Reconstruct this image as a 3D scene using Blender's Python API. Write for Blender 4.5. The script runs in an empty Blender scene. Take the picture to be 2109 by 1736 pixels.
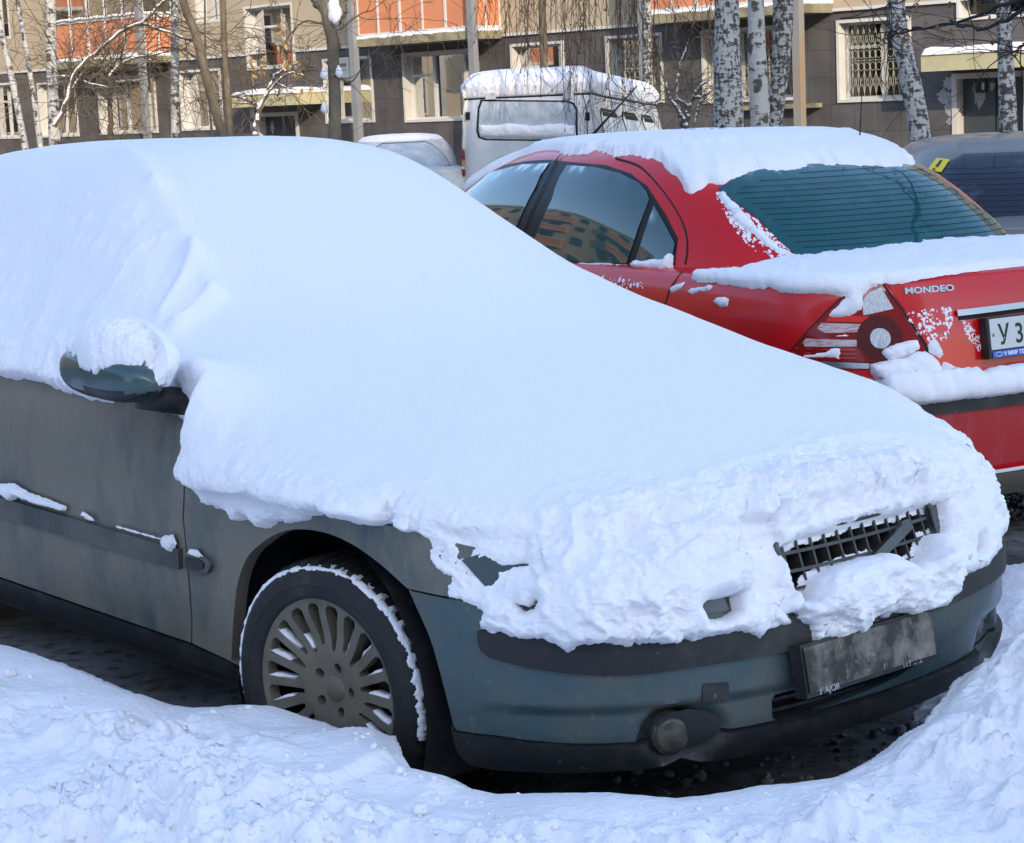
import bpy, bmesh, math, random
import numpy as np
from mathutils import Vector, Matrix
from mathutils.bvhtree import BVHTree
from mathutils.geometry import delaunay_2d_cdt

scene = bpy.context.scene
COL = scene.collection
R = math.radians

# ------------------------------------------------------------------ camera, sky, sun, exposure
CAM_F, CAM_P, CAM_R, CAM_H = 4182.0, 0.1568, 0.0451, 1.671
PW, PH = 2109.0, 1736.0
_F = np.array([0, math.cos(CAM_P), -math.sin(CAM_P)])
_R0 = np.array([1.0, 0, 0]); _U0 = np.array([0, math.sin(CAM_P), math.cos(CAM_P)])
_Rt = math.cos(CAM_R) * _R0 - math.sin(CAM_R) * _U0
_Up = math.sin(CAM_R) * _R0 + math.cos(CAM_R) * _U0
EYE = np.array([0, 0, CAM_H])
cam_data = bpy.data.cameras.new('camera')
cam = bpy.data.objects.new('camera', cam_data); COL.objects.link(cam)
cam_data.sensor_width = 36; cam_data.sensor_fit = 'HORIZONTAL'
cam_data.lens = 36 * CAM_F / PW
cam_data.clip_start = 0.05; cam_data.clip_end = 2000
cam.matrix_world = Matrix(((_Rt[0], _Up[0], -_F[0], EYE[0]), (_Rt[1], _Up[1], -_F[1], EYE[1]), (_Rt[2], _Up[2], -_F[2], EYE[2]), (0, 0, 0, 1)))
scene.camera = cam

SUN_EL, SUN_AZ = R(21), math.atan2(0.22, -1.0)      # azimuth from +Y towards +X
world = bpy.data.worlds.new('World'); scene.world = world; world.use_nodes = True
wn = world.node_tree.nodes; wn.clear()
sky = wn.new('ShaderNodeTexSky'); sky.sky_type = 'NISHITA'; sky.sun_disc = False
sky.sun_elevation = SUN_EL; sky.sun_rotation = SUN_AZ; sky.air_density = 1.0; sky.dust_density = 1.15; sky.ozone_density = 1.8
bg = wn.new('ShaderNodeBackground'); bg.inputs[1].default_value = 0.15
wo = wn.new('ShaderNodeOutputWorld')
world.node_tree.links.new(sky.outputs[0], bg.inputs[0]); world.node_tree.links.new(bg.outputs[0], wo.inputs[0])
sd = bpy.data.lights.new('sun', 'SUN'); sd.energy = 2.0; sd.angle = R(0.5); sd.color = (.68, .57, .44)
sun = bpy.data.objects.new('sun', sd); COL.objects.link(sun)
SUNV = Vector((math.sin(SUN_AZ) * math.cos(SUN_EL), math.cos(SUN_AZ) * math.cos(SUN_EL), math.sin(SUN_EL)))
sun.rotation_euler = SUNV.to_track_quat('Z', 'Y').to_euler(); sun.location = (0, -20, 30)
scene.view_settings.view_transform = 'Standard'; scene.view_settings.look = 'None'
scene.view_settings.exposure = 1.6; scene.view_settings.gamma = 1.0
scene.view_settings.use_curve_mapping = False
scene.render.engine = 'CYCLES'
scene.cycles.max_bounces = 6; scene.cycles.diffuse_bounces = 3; scene.cycles.glossy_bounces = 3
scene.cycles.transmission_bounces = 4; scene.cycles.caustics_reflective = False; scene.cycles.caustics_refractive = False
scene.cycles.use_denoising = True
scene.cycles.sample_clamp_indirect = 4

# ------------------------------------------------------------------ maths helpers
def ray(u, v):
    return _F + _Rt * (u - PW / 2) / CAM_F - _Up * (v - PH / 2) / CAM_F

def smooth(x, a, b):
    t = np.clip((np.asarray(x, float) - a) / (b - a), 0, 1); return t * t * (3 - 2 * t)

_rng = np.random.RandomState(7)
_perm = np.concatenate([_rng.permutation(256)] * 3)
_grad = _rng.normal(size=(256, 3)); _grad /= np.linalg.norm(_grad, axis=1)[:, None]
def noise3(P):
    P = np.asarray(P, float); I = np.floor(P).astype(int); Fr = P - I; I &= 255
    u = Fr * Fr * Fr * (Fr * (Fr * 6 - 15) + 10); out = np.zeros(len(P))
    for dx in (0, 1):
        for dy in (0, 1):
            for dz in (0, 1):
                h = _perm[_perm[_perm[(I[:, 0] + dx) & 255] + ((I[:, 1] + dy) & 255)] + ((I[:, 2] + dz) & 255)]
                g = _grad[h]; d = g[:, 0] * (Fr[:, 0] - dx) + g[:, 1] * (Fr[:, 1] - dy) + g[:, 2] * (Fr[:, 2] - dz)
                w = (u[:, 0] if dx else 1 - u[:, 0]) * (u[:, 1] if dy else 1 - u[:, 1]) * (u[:, 2] if dz else 1 - u[:, 2])
                out += d * w
    return out
def fbm(P, s, o=4, g=.5, l=2.03):
    P = np.asarray(P, float) / s; a = 1.0; r = np.zeros(len(P))
    for k in range(o):
        r += a * noise3(P + 17.3 * k); P = P * l; a *= g
    return r
def billow(P, s, o=4):
    P = np.asarray(P, float) / s; a = 1.0; r = np.zeros(len(P))
    for k in range(o):
        r += a * (0.35 - np.abs(noise3(P + 11.7 * k)) * 1.6); P = P * 2.1; a *= .5
    return r

def spline(pts, n):
    """centripetal-free Catmull-Rom through pts, resampled evenly by arc length"""
    P = np.asarray(pts, float); Q = np.vstack([2 * P[0] - P[1], P, 2 * P[-1] - P[-2]]); out = []
    for i in range(1, len(Q) - 2):
        t = np.linspace(0, 1, 24, endpoint=False)[:, None]
        a, b, c, d = Q[i - 1], Q[i], Q[i + 1], Q[i + 2]
        out.append(.5 * ((2 * b) + (c - a) * t + (2 * a - 5 * b + 4 * c - d) * t * t + (3 * b - a - 3 * c + d) * t ** 3))
    out = np.vstack(out + [P[-1:]])
    L = np.concatenate([[0], np.cumsum(np.linalg.norm(np.diff(out, axis=0), axis=1))])
    s = np.linspace(0, L[-1], n)
    return np.stack([np.interp(s, L, out[:, k]) for k in range(out.shape[1])], 1)
def seglen(P):
    return np.concatenate([[0], np.cumsum(np.linalg.norm(np.diff(P, axis=0), axis=1))])

def inpoly(P, poly):
    P = np.asarray(P, float); poly = np.asarray(poly, float); x, y = P[:, 0], P[:, 1]; c = np.zeros(len(P), bool); n = len(poly)
    for i in range(n):
        x1, y1 = poly[i]; x2, y2 = poly[(i + 1) % n]
        if y1 == y2: continue
        m = ((y1 > y) != (y2 > y)) & (x < (x2 - x1) * (y - y1) / (y2 - y1) + x1); c ^= m
    return c
def dpoly(P, poly, closed=True):
    P = np.asarray(P, float); poly = np.asarray(poly, float); d = np.full(len(P), 1e9); n = len(poly)
    for i in range(n if closed else n - 1):
        a = poly[i]; b = poly[(i + 1) % n]; ab = b - a; L = ab @ ab + 1e-12
        t = np.clip(((P - a) @ ab) / L, 0, 1); q = P - (a + t[:, None] * ab); d = np.minimum(d, np.hypot(q[:, 0], q[:, 1]))
    return d
def sdpoly(P, poly):
    d = dpoly(P, poly); return np.where(inpoly(P, poly), d, -d)
def densify(poly, step, closed=True):
    poly = [np.asarray(p, float) for p in poly]; out = []; n = len(poly)
    for i in range(n if closed else n - 1):
        a, b = poly[i], poly[(i + 1) % n]; k = max(1, int(np.linalg.norm(b - a) / step))
        for j in range(k): out.append(a + (b - a) * j / k)
    if not closed: out.append(poly[-1])
    return np.array(out)

def cdt(poly, holes=(), step=.02):
    """triangles inside poly and outside holes, with evenly spread inner points"""
    loops = [densify(poly, step)] + [densify(h, step) for h in holes]
    lo, hi = loops[0].min(0), loops[0].max(0)
    gx = np.arange(lo[0], hi[0], step); gy = np.arange(lo[1], hi[1], step * .866)
    G = np.array([[x + (step / 2 if j % 2 else 0), y] for j, y in enumerate(gy) for x in gx]).reshape(-1, 2)
    m = inpoly(G, loops[0])
    G = G[m]
    for h in loops[1:]: G = G[~inpoly(G, h)]
    for l in loops:
        if len(G): G = G[dpoly(G, l) > step * .45]
    vs = []; es = []
    for l in loops:
        b = len(vs); vs += [Vector(p) for p in l]; es += [(b + i, b + (i + 1) % len(l)) for i in range(len(l))]
    vs += [Vector(p) for p in G]
    r = delaunay_2d_cdt(vs, es, [], 0, 1e-6)
    V = np.array([[v[0], v[1]] for v in r[0]]); T = np.array([f for f in r[2] if len(f) == 3], int).reshape(-1, 3)
    if not len(T): raise ValueError('empty region')
    c = V[T].mean(1); k = inpoly(c, loops[0])
    for h in loops[1:]: k &= ~inpoly(c, h)
    T = T[k]; u, inv = np.unique(T, return_inverse=True)
    V = V[u]; T = inv.reshape(-1, 3)
    a = V[T]; cr = (a[:, 1, 0] - a[:, 0, 0]) * (a[:, 2, 1] - a[:, 0, 1]) - (a[:, 1, 1] - a[:, 0, 1]) * (a[:, 2, 0] - a[:, 0, 0])
    T[cr < 0] = T[cr < 0][:, ::-1]
    E = {}
    for t in T:
        for i in range(3):
            e = (t[i], t[(i + 1) % 3]); E[e] = 1
    B = [e for e in E if (e[1], e[0]) not in E]
    return V, T, B

# ------------------------------------------------------------------ mesh + object helpers
def mk(name, V, F, mat, parent=None, smoothsh=True, mats=None, midx=None):
    V = np.asarray(V, float)
    q = parent
    while q is not None: V = V - np.array(q.location); q = q.parent
    me = bpy.data.meshes.new(name)
    if isinstance(F, np.ndarray) and F.ndim == 2:
        n, k = F.shape
        me.vertices.add(len(V)); me.vertices.foreach_set('co', V.ravel())
        me.loops.add(n * k); me.loops.foreach_set('vertex_index', F.ravel().astype(np.int32))
        me.polygons.add(n); me.polygons.foreach_set('loop_start', np.arange(0, n * k, k, dtype=np.int32))
        me.update(calc_edges=True)
    else:
        me.from_pydata([tuple(v) for v in V], [], [tuple(int(i) for i in f) for f in F])
    me.validate(); me.update()
    if smoothsh: me.polygons.foreach_set('use_smooth', np.ones(len(me.polygons), bool))
    for m in (mats or [mat]): me.materials.append(m)
    if midx is not None and len(midx) == len(me.polygons): me.polygons.foreach_set('material_index', np.asarray(midx, np.int32))
    o = bpy.data.objects.new(name, me); COL.objects.link(o)
    if parent is not None: o.parent = parent
    return o
def smooth_angle(o, deg=35):
    bm = bmesh.new(); bm.from_mesh(o.data)
    for e in bm.edges:
        if len(e.link_faces) == 2 and e.calc_face_angle(0) > R(deg): e.smooth = False
    bm.to_mesh(o.data); bm.free(); return o
def tag(o, label=None, cat=None, group=None, kind=None):
    if label: o['label'] = label
    if cat: o['category'] = cat
    if group: o['group'] = group
    if kind: o['kind'] = kind
    return o
def empty(name, loc, label=None, cat=None, group=None):
    o = bpy.data.objects.new(name, None); COL.objects.link(o); o.location = tuple(float(c) for c in loc); o.empty_display_size = .2
    return tag(o, label, cat, group)

class MB:
    """collects simple shapes into one mesh"""
    def __init__(s): s.V = []; s.F = []; s.M = []; s.m = 0
    def add(s, V, F):
        b = len(s.V); s.V += [tuple(v) for v in V]; s.F += [tuple(int(i) + b for i in f) for f in F]; s.M += [s.m] * len(F)
    def box(s, o, ax, ay, az, x0, x1, y0, y1, z0, z1):
        o = np.asarray(o, float); ax, ay, az = map(lambda q: np.asarray(q, float), (ax, ay, az))
        V = [o + ax * x + ay * y + az * z for x in (x0, x1) for y in (y0, y1) for z in (z0, z1)]
        s.add(V, [(0, 1, 3, 2), (4, 6, 7, 5), (0, 4, 5, 1), (2, 3, 7, 6), (0, 2, 6, 4), (1, 5, 7, 3)])
    def tube(s, P, rad, n=8, cap=True):
        P = np.asarray(P, float); rad = np.broadcast_to(np.asarray(rad, float), (len(P),)); V = []; F = []
        T = np.gradient(P, axis=0); T /= np.linalg.norm(T, axis=1)[:, None] + 1e-12
        u = np.cross(T[0], [0, 0, 1.]);
        if np.linalg.norm(u) < 1e-3: u = np.array([1., 0, 0])
        u /= np.linalg.norm(u)
        for i in range(len(P)):
            u = u - T[i] * (u @ T[i]); u /= np.linalg.norm(u) + 1e-12; w = np.cross(T[i], u)
            for k in range(n):
                a = 2 * math.pi * k / n; V.append(P[i] + rad[i] * (math.cos(a) * u + math.sin(a) * w))
        for i in range(len(P) - 1):
            for k in range(n): F.append((i * n + k, i * n + (k + 1) % n, (i + 1) * n + (k + 1) % n, (i + 1) * n + k))
        if cap: F.append(tuple(range(n))[::-1]); F.append(tuple(range((len(P) - 1) * n, len(P) * n)))
        s.add(V, F)
    def build(s, name, mat, parent=None, smoothsh=False, mats=None):
        return mk(name, np.array(s.V).reshape(-1, 3), s.F, mat, parent, smoothsh, mats, s.M if mats else None)

def grid_faces(n, m, wrap=False):
    i = np.arange(n - 1)[:, None]; j = np.arange(m if wrap else m - 1)[None, :]; j2 = (j + 1) % m
    return np.stack([(i * m + j), (i * m + j2), ((i + 1) * m + j2), ((i + 1) * m + j)], -1).reshape(-1, 4)

# ------------------------------------------------------------------ materials
def nodes_of(name):
    m = bpy.data.materials.new(name); m.use_nodes = True; nt = m.node_tree
    return m, nt, nt.nodes['Principled BSDF']
def mat(name, c, rough=.6, metal=0., c2=None, ns=8., nlo=.4, nhi=.65, bump=0., bs=60., coat=0., c3=None, n3=40., d3=(.6, .7), spec=.5, trans=0., emit=None, ndet=6, stretch=None, r2=None):
    """principled paint with up to two procedural dirt layers and a fine bump"""
    m, nt, b = nodes_of(name); N = nt.nodes; L = nt.links
    b.inputs['Base Color'].default_value = (*c, 1); b.inputs['Roughness'].default_value = rough; b.inputs['Metallic'].default_value = metal
    b.inputs['Coat Weight'].default_value = coat; b.inputs['Coat Roughness'].default_value = .06; b.inputs['Specular IOR Level'].default_value = spec
    b.inputs['Transmission Weight'].default_value = trans
    if emit: b.inputs['Emission Color'].default_value = (*emit[0], 1); b.inputs['Emission Strength'].default_value = emit[1]
    tc = N.new('ShaderNodeTexCoord'); mp = N.new('ShaderNodeMapping'); L.new(tc.outputs['Object'], mp.inputs[0])
    if stretch: mp.inputs['Scale'].default_value = stretch
    prev = None
    def layer(prevsock, prevcol, col, sc, lo, hi):
        n = N.new('ShaderNodeTexNoise'); n.inputs['Scale'].default_value = sc; n.inputs['Detail'].default_value = ndet; n.inputs['Roughness'].default_value = .62
        L.new(mp.outputs[0], n.inputs['Vector']); r = N.new('ShaderNodeMapRange'); r.inputs[1].default_value = lo; r.inputs[2].default_value = hi
        L.new(n.outputs['Fac'], r.inputs[0]); mx = N.new('ShaderNodeMix'); mx.data_type = 'RGBA'
        L.new(r.outputs[0], mx.inputs['Factor'])
        if prevsock is None: mx.inputs['A'].default_value = (*prevcol, 1)
        else: L.new(prevsock, mx.inputs['A'])
        mx.inputs['B'].default_value = (*col, 1); return mx.outputs['Result'], r
    if c2 is not None:
        prev, r = layer(None, c, c2, ns, nlo, nhi)
        if r2 is not None:
            rr = N.new('ShaderNodeMapRange'); rr.inputs[3].default_value = rough; rr.inputs[4].default_value = r2
            L.new(r.outputs[0], rr.inputs[0]); L.new(rr.outputs[0], b.inputs['Roughness'])
    if c3 is not None: prev, _ = layer(prev, c, c3, n3, *d3)
    if prev is not None: L.new(prev, b.inputs['Base Color'])
    if bump:
        n = N.new('ShaderNodeTexNoise'); n.inputs['Scale'].default_value = bs; n.inputs['Detail'].default_value = 8; L.new(tc.outputs['Object'], n.inputs['Vector'])
        bp = N.new('ShaderNodeBump'); bp.inputs['Strength'].default_value = 1; bp.inputs['Distance'].default_value = bump; L.new(n.outputs['Fac'], bp.inputs['Height']); L.new(bp.outputs[0], b.inputs['Normal'])
    return m
def snow_mat(name, bump=.004, bs=90., dirt=None):
    m = mat(name, (.93, .905, .925), rough=.75, bump=bump, bs=bs, spec=.25, **(dirt or {}))
    return m

M = {}
M['snow'] = snow_mat('snow', .003, 120)
M['snow_ground'] = snow_mat('trodden_snow', .006, 70, dict(c2=(.86, .84, .85), ns=3, nlo=.5, nhi=.8))
M['green'] = mat('green_paint', (.045, .084, .092), .3, .2, c2=(.12, .108, .085), ns=3.2, nlo=.46, nhi=.72, coat=.3, c3=(.20, .17, .13), n3=30, d3=(.60, .8), bump=.0008, bs=200, r2=.75)
M['greenside'] = mat('muddy_green_paint', (.045, .075, .082), .5, .1, c2=(.185, .165, .130), ns=2.6, nlo=.36, nhi=.54, c3=(.21, .185, .15), n3=30, d3=(.5, .85), bump=.0008, bs=200, r2=.6, stretch=(1, 1, .5), coat=.12)
M['plastic'] = mat('black_plastic', (.011, .0115, .013), .5, c2=(.045, .043, .038), ns=9, nlo=.5, nhi=.72, c3=(.14, .14, .13), n3=30, d3=(.66, .74), bump=.001, bs=150)
M['dark'] = mat('dark_void', (.006, .006, .007), .8)
M['tyre'] = mat('tyre_rubber', (.012, .012, .013), .65, c2=(.04, .036, .030), ns=14, nlo=.5, nhi=.75, bump=.001, bs=150)
M['rim'] = mat('dirty_alloy', (.20, .175, .135), .6, .2, c2=(.13, .112, .085), ns=9, nlo=.35, nhi=.7, bump=.0006, bs=200)
M['chrome'] = mat('chrome', (.75, .76, .78), .12, 1.)

# ------------------------------------------------------------------ car frame and shells
class Frame:
    def __init__(s, n, r, o): s.n = np.array(n, float); s.r = np.array(r, float); s.o = np.array(o, float)
    def w(s, P):
        P = np.asarray(P, float).reshape(-1, 3); return s.o + P[:, :1] * s.n + P[:, 1:2] * s.r + P[:, 2:3] * np.array([0, 0, 1.])
    def wv(s, D):
        D = np.asarray(D, float).reshape(-1, 3); return D[:, :1] * s.n + D[:, 1:2] * s.r + D[:, 2:3] * np.array([0, 0, 1.])
    def hit(s, u, v, ax, val):
        d = ray(u, v); z = np.array([0, 0, 1.]); dl = np.array([d @ s.n, d @ s.r, d[2]]); c = EYE - s.o; c = np.array([c @ s.n, c @ s.r, c[2]])
        return c + (val - c[ax]) / dl[ax] * dl

class Loft:
    """surface through plan outlines at several heights; a = metres along the outline (signed from its middle), z = height"""
    def __init__(s, fr, levels, N=401, ref=None):
        s.fr = fr; s.z = np.array([l[0] for l in levels]); s.N = N; C = []
        for b_, pts in levels:
            pts = np.asarray(pts, float)
            if pts.shape[1] == 2: pts = np.column_stack([pts, np.full(len(pts), b_)])
            h = spline(pts, (N + 1) // 2); C.append(np.vstack([(h * [1, -1, 1])[::-1][:-1], h]))
        s.C = np.array(C); s.len = seglen(s.C[len(C) // 2 if ref is None else ref])[-1] / 2
        s.sign = None; s._bvh()
    def loc(s, a, z):
        a = np.asarray(a, float); z = np.asarray(z, float)
        k = np.clip((a / s.len + 1) / 2 * (s.N - 1), 0, s.N - 1.0001); i = k.astype(int); f = (k - i)[:, None]
        q = np.clip(np.interp(z, s.z, np.arange(len(s.z))), 0, len(s.z) - 1.0001); j = q.astype(int); g = (q - j)[:, None]
        c = (s.C[j, i] * (1 - f) + s.C[j, i + 1] * f) * (1 - g) + (s.C[j + 1, i] * (1 - f) + s.C[j + 1, i + 1] * f) * g
        return c
    def nrm(s, a, z):
        a = np.asarray(a, float); z = np.asarray(z, float)
        e = .02; ez = .012
        z0 = np.clip(z - ez, s.z[0], s.z[-1]); z1 = np.clip(z + ez, s.z[0], s.z[-1])
        da = s.loc(a + e, z) - s.loc(a - e, z); dz = s.loc(a, z1) - s.loc(a, z0)
        n = np.cross(da, dz); n /= np.linalg.norm(n, axis=1)[:, None] + 1e-12
        if s.sign is None:
            c = s.C[:, :, 0].mean(); p = s.loc(np.array([0.]), np.array([s.z.mean()])); nn = np.cross(s.loc(np.array([e]), np.array([s.z.mean()])) - s.loc(np.array([-e]), np.array([s.z.mean()])), [[0, 0, 1.]])
            s.sign = 1. if nn[0, 0] * (p[0, 0] - c) > 0 else -1.
        return n * s.sign
    def P(s, ab, off=0):
        ab = np.asarray(ab, float); n = s.nrm(ab[:, 0], ab[:, 1])
        return s.fr.w(s.loc(ab[:, 0], ab[:, 1]) + n * np.asarray(off).reshape(-1, 1))
    def _bvh(s):
        na, nz = 300, 60; a = np.linspace(-s.len, s.len, na); z = np.linspace(s.z[0], s.z[-1], nz)
        A, Z = np.meshgrid(a, z, indexing='ij'); V = s.fr.w(s.loc(A.ravel(), Z.ravel())); s.gr = (a, z, V.reshape(na, nz, 3)); s.nz = nz
        s.bvh = BVHTree.FromPolygons([tuple(v) for v in V], [tuple(f) for f in grid_faces(na, nz)])
    def px(s, u, v):
        """photo direction (u,v) -> (a,z) where it meets this surface"""
        d = Vector(ray(u, v)).normalized(); h = s.bvh.ray_cast(Vector(EYE), d)
        if h[0] is None:                                            # just past the edge: nearest point of the outline seen from here
            a, z, V = s.gr; D = V.reshape(-1, 3) - EYE; w = D @ _F; pu = PW / 2 + CAM_F * (D @ _Rt) / w; pv = PH / 2 - CAM_F * (D @ _Up) / w
            i, j = divmod(int(np.argmin((pu - u) ** 2 + (pv - v) ** 2)), s.nz); return np.array([a[i], z[j]])
        p = np.array(h[0]); i, j = divmod(h[2], s.nz - 1); a, z, V = s.gr
        e1 = V[i + 1, j] - V[i, j]; e2 = V[i, j + 1] - V[i, j]; q = p - V[i, j]
        g = np.array([[e1 @ e1, e1 @ e2], [e1 @ e2, e2 @ e2]]); st = np.linalg.solve(g, [q @ e1, q @ e2])
        return np.array([a[i] + st[0] * (a[1] - a[0]), z[j] + st[1] * (z[1] - z[0])])
    def pxs(s, L): return [s.px(u, v) for u, v in L]
    def xz(s, x, z, side=1):
        """outline metres where the surface has this x at this height (on one side)"""
        a = np.linspace(0, s.len, 600) * side; X = s.loc(a, np.full(600, z))[:, 0]; return np.array([a[np.argmin(np.abs(X - x))], z])

def panel(name, surf, poly, m, parent, holes=(), step=.03, off=.0, rim=.012, hf=None, mirror=False, smoothsh=True):
    if mirror: poly = [(-p[0], p[1]) for p in poly][::-1]; holes = [[(-p[0], p[1]) for p in h][::-1] for h in holes]
    V, T, B = cdt(poly, holes, step)
    o = off if hf is None else off + hf(V)
    W = surf.P(V, np.broadcast_to(o, (len(V),)))
    F = [tuple(t) for t in T]
    # orientation: outward
    n = np.cross(W[T[:, 1]] - W[T[:, 0]], W[T[:, 2]] - W[T[:, 0]]).sum(0); nn = surf.fr.wv(surf.nrm(V[:, 0], V[:, 1])).sum(0)
    flip = n @ nn < 0
    if flip: F = [f[::-1] for f in F]
    if rim:
        W2 = surf.P(V, np.broadcast_to(off - rim, (len(V),))); k = len(W); idx = {}; W = list(W)
        for e in B:
            for q in e:
                if q not in idx: idx[q] = len(W); W.append(W2[q])
        for e in B:
            f = (e[1], e[0], idx[e[0]], idx[e[1]]); F.append(f[::-1] if flip else f)
    ob = mk(name, np.array(W), F, m, parent, smoothsh)
    return smooth_angle(ob, 50) if rim else ob
def strip(name, surf, line, w, m, parent, off=.001, **k):
    """a narrow band following a polyline on a surface"""
    L = spline(line, max(4, int(seglen(np.array(line))[-1] / .03) + 2)) if len(line) > 2 else densify(line, .05, False)
    T = np.gradient(L, axis=0); T /= np.linalg.norm(T, axis=1)[:, None] + 1e-9; N = np.column_stack([-T[:, 1], T[:, 0]]) * w / 2
    V = np.vstack([surf.P(L + N, off), surf.P(L - N, off)]); n = len(L)
    F = [(i, i + 1, n + i + 1, n + i) for i in range(n - 1)]
    q = np.cross(V[1] - V[0], V[n] - V[0]); nn = surf.fr.wv(surf.nrm(L[:1, 0], L[:1, 1]))[0]
    if q @ nn < 0: F = [f[::-1] for f in F]
    return mk(name, V, F, m, parent)
def patch_height(poly, T, w=.03, ns=.02, na=.35, seed=0., holes=()):
    """snow lying on a surface: rounded edge, lumpy top, thins to nothing at the outline"""
    def f(V):
        d = dpoly(V, poly)
        for h in holes: d = np.minimum(d, dpoly(V, h))
        P3 = np.column_stack([V, np.full(len(V), seed)])
        t = np.clip(d / w, 0, 1); h = T * np.sqrt(1 - (1 - t) ** 2)
        return h * (1 + na * fbm(P3, ns * 3, 4)) + T * .12 * fbm(P3 + 5, ns, 3) * t - .002 * (t < .02)
    return f
def ragged(poly, amp, sc, step=.006, seed=0.):
    L = densify(poly, step); n = len(L); T = np.roll(L, -1, 0) - np.roll(L, 1, 0); T /= np.linalg.norm(T, axis=1)[:, None] + 1e-9
    N = np.column_stack([-T[:, 1], T[:, 0]]); P3 = np.column_stack([L, np.full(n, seed)])
    return L + N * (amp * fbm(P3, sc, 5, .6))[:, None]
def snow_patch(name, surf, poly, parent, T=.02, amp=.012, sc=.05, step=.012, w=.03, off=.003, seed=0., m=None, holes=()):
    p = ragged(poly, amp, sc, min(step * .6, .01), seed)
    return panel(name, surf, [tuple(q) for q in p], m or M['snow'], parent, step=step, off=off, rim=0, hf=patch_height(p, T, w, seed=seed, holes=holes), holes=holes)

# ------------------------------------------------------------------ dark green car under the snow blanket
VF = Frame((math.sin(.6814), -math.cos(.6814), 0), (-math.cos(.6814), -math.sin(.6814), 0), (.2088, 5.1898, 0))
_VB = [(.955, 0), (.945, .2), (.915, .38), (.855, .55), (.765, .69), (.65, .79), (.52, .85), (.36, .88), (.15, .893), (-.2, .9), (-.6, .902), (-1.3, .902), (-2.2, .9), (-2.8, .89), (-3.2, .86), (-3.45, .77), (-3.58, .6), (-3.63, .3), (-3.64, 0)]
_VO = spline([(.18, -.07, -.10), (.215, -.055, -.055), (.25, -.032, -.02), (.29, -.014, -.004), (.34, -.010, 0), (.42, -.004, 0), (.52, 0, -.004), (.58, 0, -.02), (.65, -.001, -.045), (.74, -.004, -.085), (.84, -.012, -.15), (.90, -.028, -.21), (.96, -.055, -.29)], 27)
def _vlevel(so, fo):
    h = spline(_VB, 120); T = np.gradient(h, axis=0); T /= np.linalg.norm(T, axis=1)[:, None]; Nn = np.column_stack([-T[:, 1], T[:, 0]])
    if Nn[60] @ np.array([0, 1.]) < 0: Nn = -Nn
    fw = smooth(h[:, 0], .35, .85) + smooth(-h[:, 0], 3.1, 3.5) * .6
    q = h + Nn * (so * (1 - fw) + fo * fw)[:, None]; q[0, 1] = 0; q[-1, 1] = 0; return q
VL = Loft(VF, [(z, _vlevel(a, b)) for z, a, b in _VO])
ARCH = VL.pxs([(476,1360),(478,1320),(481,1277),(488.6,1205),(508,1150),(537,1120),(566,1101),(598,1091),(638,1091),(681,1100.6),(724,1120),(760,1144),(796,1172.6),(838,1211)])
ARCH = list(spline(np.array(ARCH), 44))
ARCHF = VL.pxs([(838,1211),(854,1248),(875.6,1295),(890,1334.6),(904,1385),(918.8,1442.6),(931,1493)])
SEAM = VL.pxs([(931,1494),(937,1503),(1015,1515),(1093,1531),(1171,1537),(1249,1537),(1350,1531)])

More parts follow.
